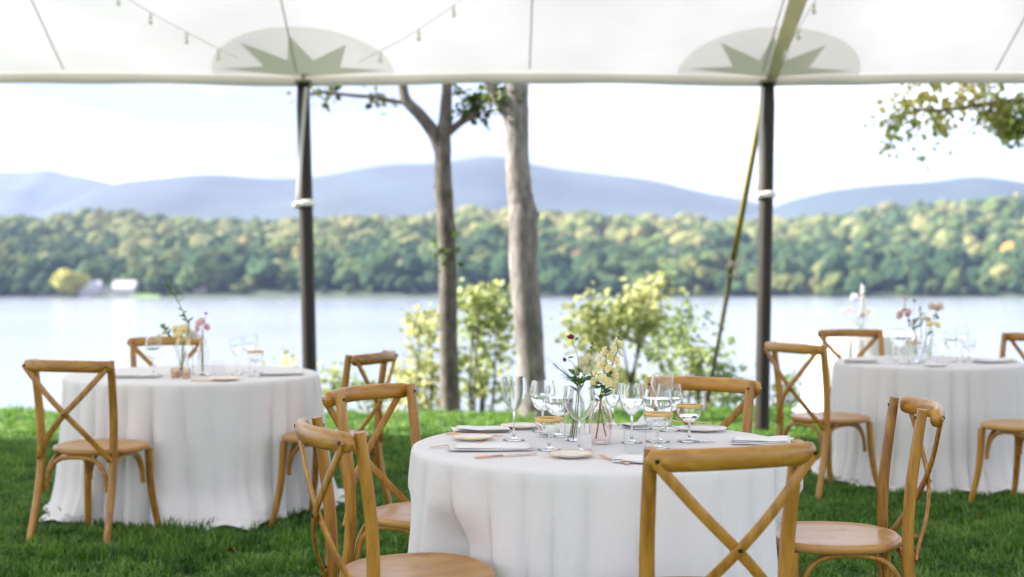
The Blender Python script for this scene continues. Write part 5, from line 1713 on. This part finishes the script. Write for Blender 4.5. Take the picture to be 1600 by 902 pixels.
flower('garden_flower', 'bright yellow bloom in the front vase on the right table', 'flower', s_, 0.003, [(BL['bigyellow0'], pp(1462, 510), (.5, -.6, .5), 1.3, 'blossom'), (BL['bigyellow1'], pp(1454, 509), (-.4, -.6, .6), 1.2, 'blossom'), (leaf_me, pp(1456, 516), (-.4, -.3, -.6), 1.0, 'leaf'), (leaf_me, pp(1457, 516), (.3, -.3, -.7), 1.0, 'leaf')])
s_ = [pp(1440, 558, .3), pp(1440, 525, .3), pp(1437, 500, .3), pp(1438, 486, .3)]
flower('foliage_branch', 'short green leafy sprig between pink and peach blooms', 'foliage', s_, 0.0025, [(leaf_me, along(s_, u), (rs.uniform(-1, 1), -.3, rs.uniform(0, 1)), 0.9, 'leaf') for u in np.linspace(.5, 1, 10)])
s_ = [pp(1446, 556, .2), pp(1447, 520, .2), pp(1449, 502, .2)]
flower('garden_flower', 'pale cream bloom between peach and yellow on right table', 'flower', s_, 0.0025, [(BL['cream%d' % k], pp(1448 + 3 * (k - 1), 499 + k, .2), (.3 * (k - 1), -.7, .5), 1.7, 'blossom') for k in range(3)])
plate('white plate at the front of the right table', table_pt(1461, 8.16), 0.15, None)
napkin('white napkin at the right of the right table', table_pt(1555, 8.5), 0.24, 0.16, 0.2, 91, 4, 0, 0.01)
napkin('white napkin at the left rim of the right table', table_pt(1345, 8.5), 0.20, 0.14, -0.2, 92, 5, 0, 0.012)

# farthest table: tall white flowers
fv_ = table_pt(1347, 12.3)
bottle_vase('bud_vase', 'clear vase of tall white flowers on the farthest table', fv_, [(0.03, 0), (0.036, .006), (0.038, .07), (0.034, .13), (0.022, .17), (0.022, .20)], M['glass'])
pp = lambda px, py, dy=0.0: P(px, py, 12.6 + dy)
s_ = [pp(1347, 514), pp(1347, 500), pp(1348, 480), pp(1347, 443)]
flower('delphinium_stem', 'tall white flower spike on the farthest table', 'flower', s_, 0.004, [(BL['white%d' % (k % 3)], along(s_, u) + Vector((rs.uniform(-.022, .022), rs.uniform(-.02, .02), 0)) * (1.3 - 0.7 * u), (rs.uniform(-1, 1), -.6, .4), 1.9 - 0.9 * u, 'blossom') for k, u in enumerate(np.linspace(.40, .98, 34))])
for px_, py_, key, lab in ((1334, 463, 'white0', 'round white bloom left of the tall white spike'), (1359, 487, 'cream0', 'cream white bloom right of the tall white spike'), (1329, 485, 'pink0', 'pale pinkish bloom low left of the tall white spike'), (1316, 484, 'white1', 'smallest white bloom at the far left of the farthest bouquet')):
    s_ = [pp(1346, 512), pp((1346 + px_) / 2, 502), pp(px_, py_ + 3)]
    k_ = 2.3 if key != 'pink0' else 1.4
    if px_ == 1316: k_ = 1.3
    flower('garden_flower', lab, 'flower', s_, 0.0025, [(BL[key], pp(px_, py_), (0, -.6, .6), k_, 'blossom'), (BL[key], pp(px_ - 2, py_ + 2), (-.5, -.6, .2), k_ * .8, 'blossom'), (BL[key], pp(px_ + 3, py_ + 1), (.6, -.5, .2), k_ * .8, 'blossom')])

# a few fallen leaves on the lawn
M['dry_leaf'] = simple('dry_leaf', (0.33, 0.12, 0.045), 0.7, var=0.35, vscale=30)
def ground_at(px, py):
    Y = H_CAM * F_PX / (py - HOR)
    return Vector(((px - 800) / F_PX * Y, Y, 0.035))
for px_, py_, sc, lab in ((1436, 848, 1.3, 'reddish fallen leaf on the grass right of the sideways chair'), (362, 872, 1.0, 'brown fallen leaf on the grass below the left table'), (330, 862, 0.7, 'small brown leaf on the grass near the pooling cloth'), (1528, 818, 0.8, 'pale fallen leaf on the grass under the right table edge'), (478, 700, 1.0, 'yellowish fallen leaf on the sunny grass between tables'), (1420, 846, 0.8, 'tiny fallen leaf beside the reddish leaf')):
    mb = MB()
    V = [(0, 0, 0.004)]
    nn = 20
    for k in range(nn):
        a_ = 2 * math.pi * k / nn
        rad_ = 0.026 * sc * (0.62 + 0.38 * abs(math.cos(2.5 * a_))) * (1.1 if k % 2 else 0.85)
        V.append((rad_ * math.cos(a_), rad_ * math.sin(a_), 0.012 * math.sin(a_ * 2 + px_)))
    mb.add(V, [(0, 1 + k, 1 + (k + 1) % nn) for k in range(nn)])
    o = mb.build('fallen_leaf', M['dry_leaf'])
    o.location = ground_at(px_, py_); o.rotation_euler = (random.uniform(-.3, .3), random.uniform(-.3, .3), random.uniform(0, 6))
    tag(o, lab, 'leaf', 'fallen leaves on the lawn')

# ------------------------------------------------------------------ air
HAZE = True
if HAZE:
    hb = MB().box((0, 4500, 300), (24000, 11500, 640))
    me = hb.mesh('haze', False)
    m = bpy.data.materials.new('haze_air'); m.use_nodes = True
    n, l = m.node_tree.nodes, m.node_tree.links
    n.clear()
    o_ = n.new('ShaderNodeOutputMaterial'); v_ = n.new('ShaderNodeVolumePrincipled')
    v_.inputs['Color'].default_value = (0.47, 0.575, 1.0, 1)
    v_.inputs['Density'].default_value = 0.000060
    v_.inputs['Anisotropy'].default_value = 0.0
    l.new(v_.outputs[0], o_.inputs['Volume'])
    me.materials.append(m)
    tag(link('haze', me), 'pale blue haze in the air over the lake', 'haze', kind='stuff')
